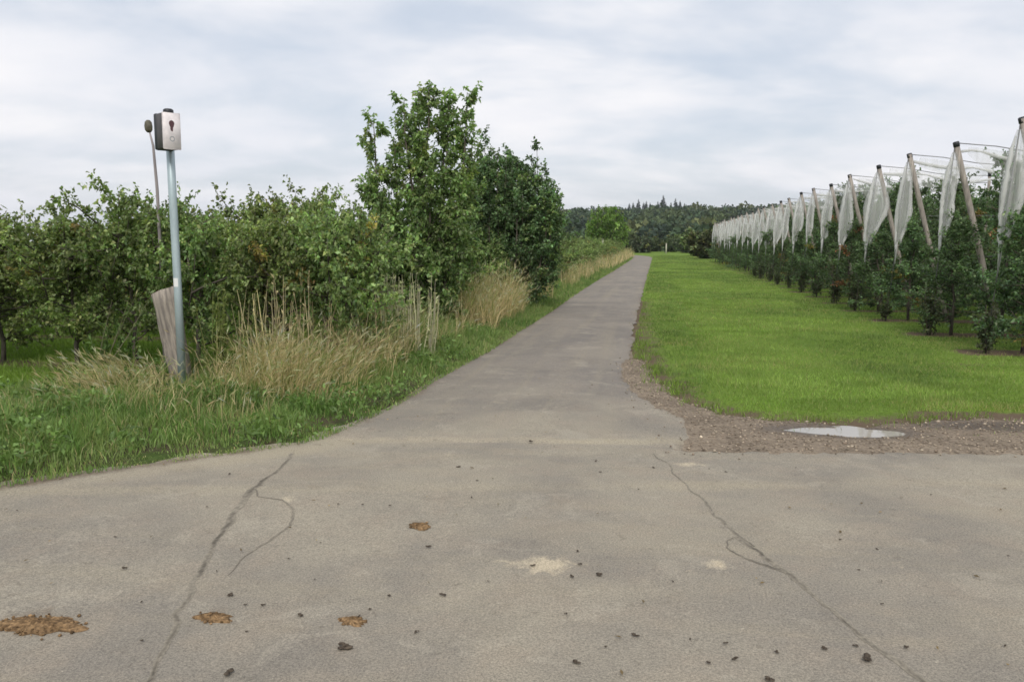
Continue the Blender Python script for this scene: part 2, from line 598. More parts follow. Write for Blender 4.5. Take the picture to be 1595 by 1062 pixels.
def sstep(a, b, x):
    t = np.clip((x - a) / (b - a), 0, 1)
    return t * t * (3 - 2 * t)


def vnoise(p, scale, seed=0):
    """cheap smooth 2-D value noise in 0..1"""
    q = np.asarray(p, float)[:, :2] / scale + seed * 17.3
    i = np.floor(q).astype(int)
    f = q - i
    f = f * f * (3 - 2 * f)

    def h(ix, iy):
        s_ = np.sin(ix * 127.1 + iy * 311.7 + seed * 74.7) * 43758.5453
        return s_ - np.floor(s_)
    a = h(i[:, 0], i[:, 1])
    b = h(i[:, 0] + 1, i[:, 1])
    c_ = h(i[:, 0], i[:, 1] + 1)
    d_ = h(i[:, 0] + 1, i[:, 1] + 1)
    return (a * (1 - f[:, 0]) + b * f[:, 0]) * (1 - f[:, 1]) + (c_ * (1 - f[:, 0]) + d_ * f[:, 0]) * f[:, 1]


def sheet(name, outline, interior, zfun, mat, colfun=None, kind='structure', parent=None, skirt=None):
    pts = [Vector((float(a), float(b))) for a, b in outline]
    n0 = len(pts)
    if len(interior):
        pts += [Vector((float(a), float(b))) for a, b in interior]
    vs, es, fs, *_ = delaunay_2d_cdt(pts, [(i, (i + 1) % n0) for i in range(n0)], [list(range(n0))], 1, 1e-5)
    xy = np.array([(v.x, v.y) for v in vs])
    z = zfun(xy)
    if skirt is not None:        # the rim dips under the surface beside it
        o2 = np.asarray(outline, float)
        z = np.where(dist_poly(xy, np.vstack([o2, o2[:1]])) < 0.004, skirt, z)
    mb = MB()
    col_ = colfun(xy) if colfun else np.zeros((len(xy), 3))
    mb.add(np.column_stack([xy, z]), [np.array([tuple(f) for f in fs if len(f) == 3], int)], col_)
    o = mb.build(name, mat, parent, True)
    me = o.data
    # faces up
    nz_ = np.array([pl_.normal.z for pl_ in me.polygons[:50]])
    if nz_.mean() < 0:
        me.flip_normals()
    return tag(o, kind=kind)


# ------------------------------------------------------------------ ground and far terrain
ROW_Y0, ROW_DY, NROWS = 13.84, 2.74, 25


def terrain(xy):
    x, y = xy[:, 0], xy[:, 1]
    r_ = np.sqrt(x * x + y * y)
    az = np.degrees(np.arctan2(x, np.maximum(y, 1e-3)))
    rise = sstep(190, 760, r_) * (y > 0) * (0.12 + 0.88 * sstep(-17, -5, az))
    h = rise * (19.0 + 5.0 * sstep(-150, 250, x)) * (1 - 0.15 * sstep(900, 2500, r_))
    h += rise * 5 * (vnoise(xy, 170, 3) - 0.5)
    return h


def axis(lo, hi, near, step, grow):
    pos = [0.0]
    s_ = step
    while pos[-1] < hi:
        if pos[-1] > near:
            s_ *= grow
        pos.append(pos[-1] + s_)
    neg = [0.0]
    s_ = step
    while neg[-1] > lo:
        if -neg[-1] > near:
            s_ *= grow
        neg.append(neg[-1] - s_)
    return np.array(neg[:0:-1] + pos)


gx = axis(-4000, 4000, 14, 0.4, 1.14)
gy = axis(-400, 5000, 60, 0.4, 1.1)
XX, YY = np.meshgrid(gx, gy)
gxy = np.column_stack([XX.ravel(), YY.ravel()])
gz = terrain(gxy)
near_m = (np.abs(gxy[:, 0]) < 30) & (gxy[:, 1] < 120) & (gxy[:, 1] > 8)
gz += near_m * 0.03 * (vnoise(gxy, 1.6, 9) - 0.5) * ((gxy[:, 0] > 1.2) | (gxy[:, 0] < -5))
soil_a = np.zeros(len(gxy))
for k in range(NROWS):      # bare herbicide strips under the right-hand tree rows
    soil_a = np.maximum(soil_a, np.exp(-((gxy[:, 1] - (ROW_Y0 + k * ROW_DY)) / 0.42) ** 2) * sstep(4.3, 4.9, gxy[:, 0]))
for k in range(30):
    soil_a = np.maximum(soil_a, 0.9 * np.exp(-((gxy[:, 1] - (10.3 + k * 3.0)) / 0.40) ** 2) * sstep(-3.2, -3.9, gxy[:, 0]))
wear = np.exp(-((gxy[:, 1] - (8.62 + 0.05 * gxy[:, 0])) / 0.13) ** 2) * sstep(2.1, 2.8, gxy[:, 0]) * 0.8 * (gxy[:, 0] < 5)
soil_a = np.maximum(soil_a, wear)
soil_a = np.maximum(soil_a, 0.62 * np.exp(-((gxy[:, 1] - (12.6 + 0.1 * (gxy[:, 0] - 5))) / 0.3) ** 2) * sstep(3.2, 4.4, gxy[:, 0]))
_de = dist_poly(gxy, LAWN_E)
soil_a = np.maximum(soil_a, 0.66 * np.exp(-(_de / 0.55) ** 2) * (gxy[:, 0] < 8) * (gxy[:, 0] > -0.6))
wood_a = sstep(160, 200, np.hypot(gxy[:, 0], gxy[:, 1]))
nx_, ny_ = len(gx), len(gy)
ii = (np.arange(ny_ - 1)[:, None] * nx_ + np.arange(nx_ - 1)[None, :]).ravel()
mb = MB()
mb.add(np.column_stack([gxy, gz]), [np.column_stack([ii, ii + 1, ii + nx_ + 1, ii + nx_])], np.column_stack([soil_a, wood_a, np.zeros(len(gxy))]))
ground = mb.build('ground', M_GROUND, None, True)
tag(ground, kind='structure')

# crossing road
road_out = np.concatenate([np.array([(-60, -12), (60, -12), (60, 13.6), (16, 8.75), (2.95, 7.11)]),
                           refine(np.array([(2.95, 7.11), (1.46, 6.9), (0.26, 6.74)]), 0.12, 0.010, 4)[1:],
                           np.array([(0.2, 6.9), (-1.2, 7.6), (-3.6, 7.6), (-5.2, 5.6), (-7, 4.2), (-12, 0.8), (-20, -4.2), (-60, -11)])])
ig = np.array([(x, y) for x in np.arange(-6.0, 5.2, 0.07) for y in np.arange(1.6, 7.6, 0.07)]) + rng.uniform(-0.02, 0.02, (160 * 86, 2))
ig = ig[inside(ig, road_out)]
ig = ig[dist_poly(ig, np.vstack([road_out, road_out[:1]])) > 0.04]


def patch(xy, cx, cy, rx, ry, rot=0.0):
    dx, dy = xy[:, 0] - cx, xy[:, 1] - cy
    c_, s_ = math.cos(rot), math.sin(rot)
    return np.exp(-(((dx * c_ + dy * s_) / rx) ** 2 + ((-dx * s_ + dy * c_) / ry) ** 2))


SAND = [(-0.53, 4.13, 0.17, 0.14, 1.1), (-0.72, 4.1, 0.12, 0.08, 0.7), (0.36, 4.29, 0.09, 0.07, 1.0), (0.27, 6.28, 0.16, 0.09, 0.85), (1.26, 4.42, 0.07, 0.06, 0.6), (-0.1, 4.3, 0.10, 0.05, 0.5),
        (0.18, 4.15, 0.08, 0.06, 0.5), (-1.62, 6.25, 0.16, 0.07, 0.55), (-0.75, 6.1, 0.10, 0.05, 0.5), (0.5, 4.85, 0.2, 0.06, 0.45), (-2.35, 4.95, 0.14, 0.2, 0.5)]


def road_col(xy):
    c_ = np.zeros((len(xy), 3))
    for cx, cy, rx, ry, a in SAND:
        c_[:, 0] = np.maximum(c_[:, 0], a * patch(xy, cx, cy, rx, ry))
    # tyre-worn pale bands that run along the crossing road
    b1 = np.exp(-((xy[:, 1] - (5.35 + 0.20 * (xy[:, 0] + 1.5))) / 0.16) ** 2)
    b2 = np.exp(-((xy[:, 1] - (6.95 + 0.16 * xy[:, 0])) / 0.10) ** 2) * 0.9
    b3 = np.exp(-((xy[:, 1] - (3.75 + 0.2 * (xy[:, 0] + 1.0))) / 0.25) ** 2) * 0.35
    c_[:, 1] = np.maximum(np.maximum(b1 * 0.75, b2), b3) * (0.55 + 0.7 * vnoise(xy, 0.9, 2))
    de = dist_poly(xy, EDGE_L)
    c_[:, 2] = 0.75 * np.exp(-(de / 0.12) ** 2) * (0.4 + 0.9 * vnoise(xy, 0.35, 5))
    c_[:, 1] = np.maximum(c_[:, 1], 0.8 * np.exp(-((de - 0.2) / 0.22) ** 2) * (0.3 + vnoise(xy, 0.5, 6)))
    c_[:, 2] = np.maximum(c_[:, 2], 0.65 * patch(xy, -2.28, 5.22, 0.12, 0.10))
    for cx, cy, rr_ in ((-2.7, 3.1, 0.24), (-1.96, 3.31, 0.11), (-1.32, 3.39, 0.09), (-1.37, 4.66, 0.10)):      # smears round the droppings
        c_[:, 2] = np.maximum(c_[:, 2], 0.6 * patch(xy, cx, cy, rr_ * 1.3, rr_))
    return c_


road_z = lambda xy: 0.030 + 0.010 * (vnoise(xy, 1.3, 1) - 0.5) * (np.abs(xy[:, 0]) < 6)
road = sheet('crossing_road', road_out, ig, road_z, M_ROAD, road_col, skirt=0.0)

# farm track
tl = refine(EDGE_L[9:], 0.22, 0.022, 5)
tr_ = refine(EDGE_R, 0.22, 0.022, 6)
cut = refine(np.array([(0.26, 6.72), (-0.6, 6.78), (-1.6, 6.62), (-2.83, 6.5)]), 0.10, 0.014, 8)
track_out = np.concatenate([tl + np.array([-0.06, 0]), tr_[:-1], cut[:-1]])
tg = np.array([(x, y) for y in np.concatenate([np.arange(6.6, 14, 0.11), np.arange(14, 40, 0.4), np.arange(40, 125, 2.0)]) for x in np.arange(-3.0, 0.4, 0.14)])
tg = tg + rng.uniform(-0.02, 0.02, tg.shape)
tg = tg[inside(tg, track_out)]
tg = tg[dist_poly(tg, np.vstack([track_out, track_out[:1]])) > 0.05]


def track_col(xy):
    c_ = np.zeros((len(xy), 3))
    for cx, cy, rx, ry, a in [(-1.6, 8.35, 0.22, 0.12, 0.6), (-0.9, 13.2, 0.2, 0.3, 0.4)]:
        c_[:, 0] = np.maximum(c_[:, 0], a * patch(xy, cx, cy, rx, ry))
    for xc, wd, a in ((-2.05, 0.22, 0.35), (-0.95, 0.22, 0.35)):
        c_[:, 1] = np.maximum(c_[:, 1], a * np.exp(-((xy[:, 0] - xc) / wd) ** 2) * (0.4 + vnoise(xy * np.array([1, 0.2]), 0.7, 2)))
    c_[:, 1] = np.maximum(c_[:, 1], 0.9 * np.exp(-((xy[:, 1] - (6.95 + 0.16 * xy[:, 0])) / 0.10) ** 2) * (0.55 + 0.7 * vnoise(xy, 0.9, 2)))
    de = np.minimum(dist_poly(xy, EDGE_L), dist_poly(xy, EDGE_R) + 0.05)
    c_[:, 2] = 0.85 * np.exp(-(de / 0.16) ** 2) * (0.35 + 0.9 * vnoise(xy, 0.5, 5))
    return c_


track = sheet('farm_track', track_out, tg, lambda xy: 0.038 + 0.008 * (vnoise(xy, 1.5, 7) - 0.5) + 0.015 * np.exp(-((xy[:, 0] + 1.5) / 0.7) ** 2), M_TRACK, track_col, skirt=0.018)

# gravel shoulder on the right
g_in = refine(LAWN_E, 0.16, 0.05, 9)
grav_out = np.concatenate([np.array([(-0.62, 24.5), (-0.5, 15), (-0.6, 10.5), (-0.3, 8.4), (0.1, 6.5), (2.95, 6.95), (16, 8.55)]), g_in[::-1][:-1]])
gg = np.array([(x, y) for x in np.arange(-0.5, 6, 0.06) for y in np.arange(6.8, 12, 0.06)])
gg = gg + rng.uniform(-0.02, 0.02, gg.shape)
gg = gg[inside(gg, grav_out)]
gg = gg[dist_poly(gg, np.vstack([grav_out, grav_out[:1]])) > 0.04]


def grav_z(xy):
    z = 0.024 + 0.012 * (vnoise(xy, 0.45, 4) - 0.5) + 0.006 * (vnoise(xy, 0.11, 14) - 0.5)
    dx_, dy_ = xy[:, 0] - 1.70, xy[:, 1] - 7.70 - 0.05 * (xy[:, 0] - 1.70)
    q_ = (dx_ / 0.56) ** 2 + ((dy_ + 0.03 * np.sin(5 * dx_)) / 0.165) ** 2
    z = z - 0.030 * np.exp(-q_ ** 2)
    return np.maximum(z, 0.005)


def grav_col(xy):
    wet = np.maximum(patch(xy, 1.68, 7.70, 0.85, 0.34, 0.05), 0.9 * patch(xy, 3.3, 8.15, 1.3, 0.28, 0.1))
    return np.column_stack([wet, 0 * wet, 0 * wet])


gravel_bed = sheet('gravel_shoulder', grav_out, gg, grav_z, M_GRAVEL, grav_col, skirt=-0.01)

# puddle in the gravel
pa = np.linspace(0, 2 * math.pi, 60, endpoint=False)
pud = np.column_stack([1.68 + 0.66 * np.cos(pa) * (1 + 0.06 * np.sin(3 * pa + 1)), 7.70 + 0.66 * 0.05 * np.cos(pa) + 0.23 * np.sin(pa) * (1 + 0.16 * np.sin(5 * pa) + 0.12 * np.sin(9 * pa + 2))])
puddle = sheet('puddle', pud, np.zeros((0, 2)), lambda xy: np.full(len(xy), 0.0125), M_WATER)

# left verge: a low raised bank between road and orchard
verge_back = np.array([(-14, 127), (-7, 108), (-4.3, 96), (-4.3, 40), (-4.4, 14), (-4.7, 10.3), (-6.1, 9.75), (-6.6, 8.7), (-7.4, 7.2), (-9.5, 4.9), (-13, 1.9), (-19, -3.5)])
tl2 = refine(EDGE_L, 0.14, 0.025, 14)
verge_out = np.concatenate([tl2, verge_back])


def hollow(xy):
    return np.exp(-(((xy[:, 0] + 5.3) / 0.6) ** 2 + ((xy[:, 1] - 8.4) / 0.9) ** 2))


def verge_z(xy):
    d = dist_poly(xy, EDGE_L)
    b = dist_poly(xy, verge_back)
    z = 0.046 + 0.05 * sstep(0.0, 1.3, d) * sstep(0, 0.7, b) + 0.05 * sstep(0.05, 0.4, d) * (vnoise(xy, 0.5, 8) - 0.3)
    z = z - 0.06 * hollow(xy) * sstep(0.1, 0.6, d)
    return np.where(b < 0.03, -0.02, z)


vg = []
for y in np.concatenate([np.arange(2, 16, 0.2), np.arange(16, 40, 0.6), np.arange(40, 122, 2.5)]):
    for x in np.arange(-12 if y < 12 else -4.4, -2.4, 0.2 if y < 40 else 0.5):
        vg.append((x, y))
vg = np.array(vg) + rng.uniform(-0.05, 0.05, (len(vg), 2))
vg = vg[inside(vg, verge_out)]
vg = vg[dist_poly(vg, np.vstack([verge_out, verge_out[:1]])) > 0.06]
verge = sheet('verge_bank', verge_out, vg, verge_z, M_VERGE, skirt=-0.01)


# cracks in the asphalt: irregular, dirt-filled seams, each a part of the road
def crack(pts, wid, seed, z):
    rs = np.random.default_rng(seed)
    pts = np.array(pts, float)
    P2, W2 = [pts[0]], [wid[0]]
    for a_, b_, wa_, wb_ in zip(pts[:-1], pts[1:], wid[:-1], wid[1:]):     # midpoint displacement: a jagged course
        seg = [a_, b_]
        while np.linalg.norm(seg[1] - seg[0]) > 0.03:
            new = [seg[0]]
            for p_, q_ in zip(seg[:-1], seg[1:]):
                dd_ = q_ - p_
                new += [(p_ + q_) / 2 + np.array([-dd_[1], dd_[0]]) * rs.normal(0, 0.036), q_]
            seg = new
        P2 += seg[1:]
        W2 += list(np.linspace(wa_, wb_, len(seg))[1:])
    mid_, ww = np.array(P2), np.array(W2)
    n = len(mid_)
    tan = np.gradient(mid_, axis=0)
    tan = np.array([np.convolve(np.pad(tan[:, q_], 2, mode='edge'), np.ones(5) / 5, 'valid') for q_ in range(2)]).T
    tan /= np.linalg.norm(tan, axis=1, keepdims=True)
    nr = np.column_stack([-tan[:, 1], tan[:, 0]])
    sm = lambda a, k_=5: np.convolve(np.pad(a, k_ // 2, mode='edge'), np.ones(k_) / k_, 'valid')
    ww = ww * 0.75
    wl, wr = ww * sm(rs.uniform(0.2, 1.15, n)), ww * sm(rs.uniform(0.2, 1.15, n))
    gap = np.clip(sm(rs.uniform(-0.9, 1.9, n), 9), 0.0, 1.0)
    core = np.maximum(0.001, ww * 0.22 * gap * sm(rs.uniform(0.3, 1.7, n), 3))
    offs = [wl, core, -core, -wr]
    v = np.empty((4 * n, 3))
    cl = np.empty((4 * n, 3))
    rim, dark = np.array((0.288, 0.256, 0.200)), np.array((0.135, 0.118, 0.094))
    for k_, o_ in enumerate(offs):
        v[k_::4, :2] = mid_ + nr * o_[:, None]
        mixd = (gap[:, None] * 0.85 + 0.15)
        cl[k_::4] = rim if k_ in (0, 3) else (dark * mixd + rim * (1 - mixd)) * np.exp(rs.normal(0.0, 0.15, (n, 1)))
    v[:, 2] = road_z(v[:, :2]) + z
    i = np.arange(n - 1) * 4
    f = np.concatenate([np.column_stack([i + q, i + q + 1, i + q + 5, i + q + 4]) for q in range(3)])
    m_ = MB()
    m_.add(v, [f], cl)
    o = m_.build('crack', M_CRACK, road)
    if o.data.polygons[0].normal.z < 0:
        o.data.flip_normals()
    return o


F_, CX_, CY_, TH, AL = 1287.0, 797.5, 531.0, R(6.736), R(9.828)


def G(u, v, z=0.0):
    """ground point seen at a picture position, used to read distances off the photograph"""
    fx = np.array([-math.sin(AL) * math.cos(TH), math.cos(AL) * math.cos(TH), -math.sin(TH)])
    rx = np.array([math.cos(AL), math.sin(AL), 0])
    ux = np.cross(rx, fx)
    d_ = fx + rx * (u - CX_) / F_ - ux * (v - CY_) / F_
    t_ = (z - 1.7) / d_[2]
    return (d_ * t_)[:2]


zc = 0.0016
crack([G(*q) for q in ((455, 712), (430, 742), (392, 770), (370, 800), (345, 840), (318, 890), (296, 940), (272, 995), (240, 1062), (215, 1110))], [0.03, 0.025, 0.05, 0.05, 0.035, 0.035, 0.028, 0.025, 0.025, 0.02], 1, zc)
crack([G(*q) for q in ((398, 766), (402, 780), (440, 785), (458, 800), (452, 825), (420, 850), (385, 872), (355, 905))], [0.012, 0.014, 0.014, 0.018, 0.016, 0.014, 0.010, 0.004], 2, zc + 0.0005)
crack([G(*q) for q in ((1018, 712), (1050, 745), (1100, 790), (1120, 815), (1170, 862), (1215, 895), (1270, 940), (1330, 990), (1400, 1042), (1440, 1075), (1500, 1130))], [0.010, 0.014, 0.018, 0.024, 0.026, 0.034, 0.024, 0.024, 0.028, 0.028, 0.02], 3, zc)
crack([G(*q) for q in ((1132, 862), (1133, 850), (1150, 843), (1175, 860))], [0.008, 0.012, 0.012, 0.01], 4, zc + 0.0005)
crack([G(*q) for q in ((1132, 862), (1165, 880), (1200, 892), (1225, 900))], [0.012, 0.018, 0.022, 0.03], 5, zc + 0.0008)


# ------------------------------------------------------------------ vegetation generators
def unit(a):
    return a / (np.linalg.norm(a, axis=-1, keepdims=True) + 1e-9)


def add_leaves(mb, base, dirs, L, Wd, col, rs, updir=0.5, fold=0.12, droop=0.15):
    n = len(base)
    nrm = unit(rs.normal(0, 1, (n, 3)) + np.array([0, 0, updir * 2]))
    S = unit(np.cross(dirs, nrm))
    N = unit(np.cross(S, dirs))
    L = np.broadcast_to(L, (n,))[:, None]
    Wd = np.broadcast_to(Wd, (n,))[:, None]
    midp = base + dirs * L * 0.45
    tip = base + dirs * L - np.array([0, 0, 1.0]) * L * droop
    a = midp - S * Wd * 0.5 + N * Wd * fold
    b = midp + S * Wd * 0.5 + N * Wd * fold
    v = np.stack([base, a, tip, b], 1).reshape(-1, 3)
    i = np.arange(n)[:, None] * 4
    f = np.concatenate([np.concatenate([i, i + 1, i + 2], 1), np.concatenate([i, i + 2, i + 3], 1)])
    c_ = np.repeat(col, 4, axis=0)
    mb.add(v, [f], c_)


def leaf_cols(rs, n, base, var=0.3, odd=None, odd_p=0.0):
    c_ = np.array(base)[None, :] * np.exp(rs.normal(0, var, (n, 1))) * np.exp(rs.normal(0, 0.08, (n, 3)))
    if odd is not None and odd_p > 0:
        m_ = rs.random(n) < odd_p
        c_[m_] = np.array(odd)[None, :] * np.exp(rs.normal(0, 0.25, (m_.sum(), 1)))
    return np.clip(c_, 0.002, 0.9)


def grow(seed, stems, nb, blen, prof, elev, ntw, tlen, nleaf, L, Wd, base, odd=None, oddp=0.0, t0=0.15, stem_leaf=10, twig_wood=False, var=0.32, updir=0.5, droop=0.2, bvar=0.25, upturn=0.5):
    """stems: list of (points, r0, r1). returns (wood MB, leaf MB)"""
    rs = np.random.default_rng(seed)
    wood, leaf = MB(), MB()
    tb, td, tl_, tc_ = [], [], [], []
    for si, (pts, r0, r1) in enumerate(stems):
        pts = np.array(pts, float)
        k = len(pts)
        wood.tube(pts, np.linspace(r0, r1, k), 6)
        seg = np.linalg.norm(np.diff(pts, axis=0), axis=1)
        cum = np.concatenate([[0], np.cumsum(seg)]) / seg.sum()
        nbs = nb[si] if isinstance(nb, (list, tuple)) else nb
        for b in range(nbs):
            t_ = t0 + (1 - t0) * (b + rs.random()) / nbs
            p0 = np.array([np.interp(t_, cum, pts[:, q]) for q in range(3)])
            az = rs.uniform(0, 2 * math.pi)
            el = rs.normal(elev(t_), 0.22)
            d0 = np.array([math.cos(az) * math.cos(el), math.sin(az) * math.cos(el), math.sin(el)])
            Lb = blen * prof(t_) * rs.uniform(0.6, 1.2)
            ps = [p0]
            dcur = d0.copy()
            for q in range(4):
                dcur = unit(dcur + rs.normal(0, 0.14, 3) + np.array([0, 0, 0.12 * upturn]))
                ps.append(ps[-1] + dcur * Lb / 4)
            ps = np.array(ps)
            wood.tube(ps, np.linspace(max(0.004, 0.011 * Lb / 0.6), 0.003, 5), 4)
            bcol = np.array(base) * math.exp(rs.normal(0, bvar))
            if odd is not None and rs.random() < oddp:
                bcol = np.array(odd) * math.exp(rs.normal(0, 0.2))
            nt_ = max(2, int(ntw * (0.4 + 0.6 * Lb / (blen + 1e-6))))
            for q in range(nt_):
                s_ = (0.15 + 0.85 * rs.random()) * 4
                i0 = min(3, int(s_))
                pp = ps[i0] + (ps[i0 + 1] - ps[i0]) * (s_ - i0)
                dd = unit(unit(ps[-1] - ps[0]) * 0.6 + rs.normal(0, 0.6, 3) + np.array([0, 0, 0.35 * upturn]))
                tb.append(pp)
                td.append(dd)
                tl_.append(tlen * rs.uniform(0.5, 1.3))
                tc_.append(bcol * math.exp(rs.normal(0, 0.12)))
                if twig_wood:
                    wood.tube(np.array([pp, pp + dd * tl_[-1]]), [0.004, 0.002], 3, cap=False)
        for q in range(stem_leaf):
            t_ = rs.uniform(max(t0, 0.4), 1.0)
            p0 = np.array([np.interp(t_, cum, pts[:, m_]) for m_ in range(3)])
            tb.append(p0)
            td.append(unit(rs.normal(0, 1, 3) + np.array([0, 0, 0.8])))
            tl_.append(tlen * rs.uniform(0.4, 1.0))
            tc_.append(np.array(base) * math.exp(rs.normal(0, 0.2)))
    tb, td, tl_, tc_ = np.array(tb), np.array(td), np.array(tl_), np.array(tc_)
    n = len(tb) * nleaf
    idx = np.repeat(np.arange(len(tb)), nleaf)
    s_ = rs.uniform(0.1, 1.0, n)
    pos = tb[idx] + td[idx] * (tl_[idx] * s_)[:, None]
    dirs = unit(td[idx] * 0.5 + rs.normal(0, 0.75, (n, 3)))
    sc_ = rs.uniform(0.65, 1.25, n)
    cols = tc_[idx] * np.exp(rs.normal(0, var, (n, 1))) * np.exp(rs.normal(0, 0.07, (n, 3)))
    add_leaves(leaf, pos, dirs, L * sc_, Wd * sc_, np.clip(cols, 0.002, 0.8), rs, updir, droop=droop)
    return wood, leaf


def make_plant(name, wood, leaf, lmat, stem_name='trunk', crown_name='crown', bark=None):
    root = empty(name)
    wood.build(stem_name, bark or M_BARK, root, True)
    leaf.build(crown_name, lmat, root)
    return root


def apple(seed, H, spread, t0, kind):
    rs = np.random.default_rng(seed)
    pts = [(0, 0, -0.05)]
    for q in range(1, 7):
        pts.append((rs.normal(0, 0.03) * q * 0.5, rs.normal(0, 0.03) * q * 0.5, H * q / 6))
    stems = [(pts, 0.035, 0.006)]
    nb = [40 if kind == 'left' else 50]
    if kind == 'left':
        for q in range(6):            # vigorous upright shoots
            a = rs.uniform(0, 6.28)
            rr = rs.uniform(0.1, spread * 0.7)
            z0 = H * rs.uniform(0.45, 0.7)
            b = np.array([math.cos(a) * rr, math.sin(a) * rr, z0])
            top = b + np.array([rs.normal(0, 0.1), rs.normal(0, 0.1), rs.uniform(0.35, 1.15) * H * 0.5])
            stems.append(([b, (b + top) / 2 + rs.normal(0, 0.03, 3), top], 0.010, 0.004))
            nb.append(4)
        base, odd, oddp = (0.232, 0.298, 0.116), (0.38, 0.32, 0.11), 0.03
    else:
        base, odd, oddp = (0.130, 0.188, 0.094), (0.26, 0.20, 0.07), 0.012
    if seed % 5 == 2:
        odd, oddp = (0.30, 0.15, 0.075), 0.03
    return grow(seed, stems, nb, spread, lambda t: (1.0 if t < 0.55 else 1.0 - 1.5 * (t - 0.55)) if kind == 'left' else (1.0 - 0.75 * max(0, t - 0.25)),
                lambda t: 0.05 + 0.6 * t, 17, 0.22, 15, 0.055, 0.034, base, odd, oddp, t0, 14, var=0.34)


def ordn(n):
    words = ['first', 'second', 'third', 'fourth', 'fifth', 'sixth', 'seventh', 'eighth', 'ninth', 'tenth', 'eleventh', 'twelfth', 'thirteenth', 'fourteenth', 'fifteenth', 'sixteenth', 'seventeenth',
             'eighteenth', 'nineteenth', 'twentieth', 'twenty-first', 'twenty-second', 'twenty-third', 'twenty-fourth', 'twenty-fifth', 'twenty-sixth', 'twenty-seventh', 'twenty-eighth', 'twenty-ninth', 'thirtieth']
    return words[n]


def place(proto, used, loc, rz, s_, label, cat, group):
    if proto.name not in used:
        o = proto
        used.add(proto.name)
    else:
        o = copy_tree(proto)
    o.location = loc
    o.rotation_euler = (0, 0, rz)
    o.scale = s_ if isinstance(s_, tuple) else (s_, s_, s_)
    return tag(o, label, cat, group)


# ------------------------------------------------------------------ left orchard
used = set()
LP = []
for q in range(7):
    wd_, lf_ = apple(100 + q, 1.56 + 0.10 * (q % 3), 0.80, 0.17, 'left')
    LP.append(make_plant('apple_tree', wd_, lf_, M_LEAF))
nleft = 0
for row in range(26):
    Y = 10.3 + row * 3.0
    if row < 2:
        nx = 11
    elif row < 4:
        nx = 9
    else:
        nx = 3 if row < 14 else 2
    x0 = -3.95 if row != 1 else -5.6
    if row == 2:
        x0 = -4.6
    for k in range(nx):
        x = x0 - k * 1.02 + random.uniform(-0.12, 0.12)
        if row < 4 and x < -1.02 * (Y + 1.2):
            continue
        y = Y + random.uniform(-0.1, 0.1)
        s_ = random.uniform(0.90, 1.08)
        hz = s_ * random.uniform(0.97, 1.03)
        hz *= 0.97 if k < 5 else 1.05
        if row < 2 and k < 4:
            hz *= (1.20, 1.22, 1.20, 1.08)[k]
        lab = f'green apple tree, {ordn(k)} from the track in the {ordn(row)} unnetted orchard row'
        place(LP[(k * 3 + row * 2) % 7], used, (x, y, 0), random.uniform(0, 6.28), (s_, s_, hz), lab, 'tree', 'apple trees of the open orchard beside the verge')
        nleft += 1

# ------------------------------------------------------------------ right netted orchard
RP = []
for q in range(6):
    wd_, lf_ = apple(300 + q, 2.55 + 0.15 * (q % 3), 0.80, 0.12, 'right')
    RP.append(make_plant('netted_apple_tree', wd_, lf_, M_LEAF))
for row in range(NROWS):
    Y = ROW_Y0 + row * ROW_DY
    nx = [3, 4, 5, 6, 6, 6, 5, 5, 4, 4, 3, 3][row] if row < 12 else 2
    for k in range(nx):
        x = 5.55 + k * 0.80 + random.uniform(-0.1, 0.1)
        y = Y + random.uniform(-0.08, 0.08) + 0.02 * k
        s_ = random.uniform(0.90, 1.10)
        if k == 0:
            hz = s_ * random.uniform(0.70, 0.84)
            lab = f'end apple tree of the {ordn(row)} netted row along the lawn'
        else:
            hz = s_ * random.uniform(1.0, 1.17)
            lab = f'apple tree, {ordn(k)} behind the end tree of the {ordn(row)} netted row'
        place(RP[(k * 2 + row * 5) % 6], used, (x, y, 0), random.uniform(0, 6.28), (s_, s_, hz), lab, 'tree', 'apple trees of the netted orchard beside the lawn')

# leafy suckers at the anchor of each near row
SH = []
for q in range(3):
    rs = np.random.default_rng(50 + q)
    st = []
    for m_ in range(7):
        a = rs.uniform(0, 6.28)
        top = np.array([math.cos(a) * rs.uniform(0.03, 0.16), math.sin(a) * rs.uniform(0.03, 0.16), rs.uniform(0.35, 0.8)])
        st.append(([np.array([math.cos(a) * 0.03, math.sin(a) * 0.03, -0.03]), top * np.array([0.6, 0.6, 0.5]), top], 0.008, 0.003))
    wd_, lf_ = grow(60 + q, st, 6, 0.16, lambda t: 1.0, lambda t: 0.6, 3, 0.1, 5, 0.06, 0.035, (0.085, 0.105, 0.055), t0=0.1, stem_leaf=5)
    SH.append(make_plant('leafy_sucker_clump', wd_, lf_, M_LEAF, 'stem', 'foliage'))
for row in range(12):
    place(SH[row % 3], used, (5.02 + random.uniform(-0.05, 0.05), ROW_Y0 + row * ROW_DY - 0.1, 0), random.uniform(0, 6.28), random.uniform(0.8, 1.15),
          f'clump of leafy shoots at the wire anchor of the {ordn(row)} netted row', 'shrub', 'leafy shoots at the anchors of the netted rows')


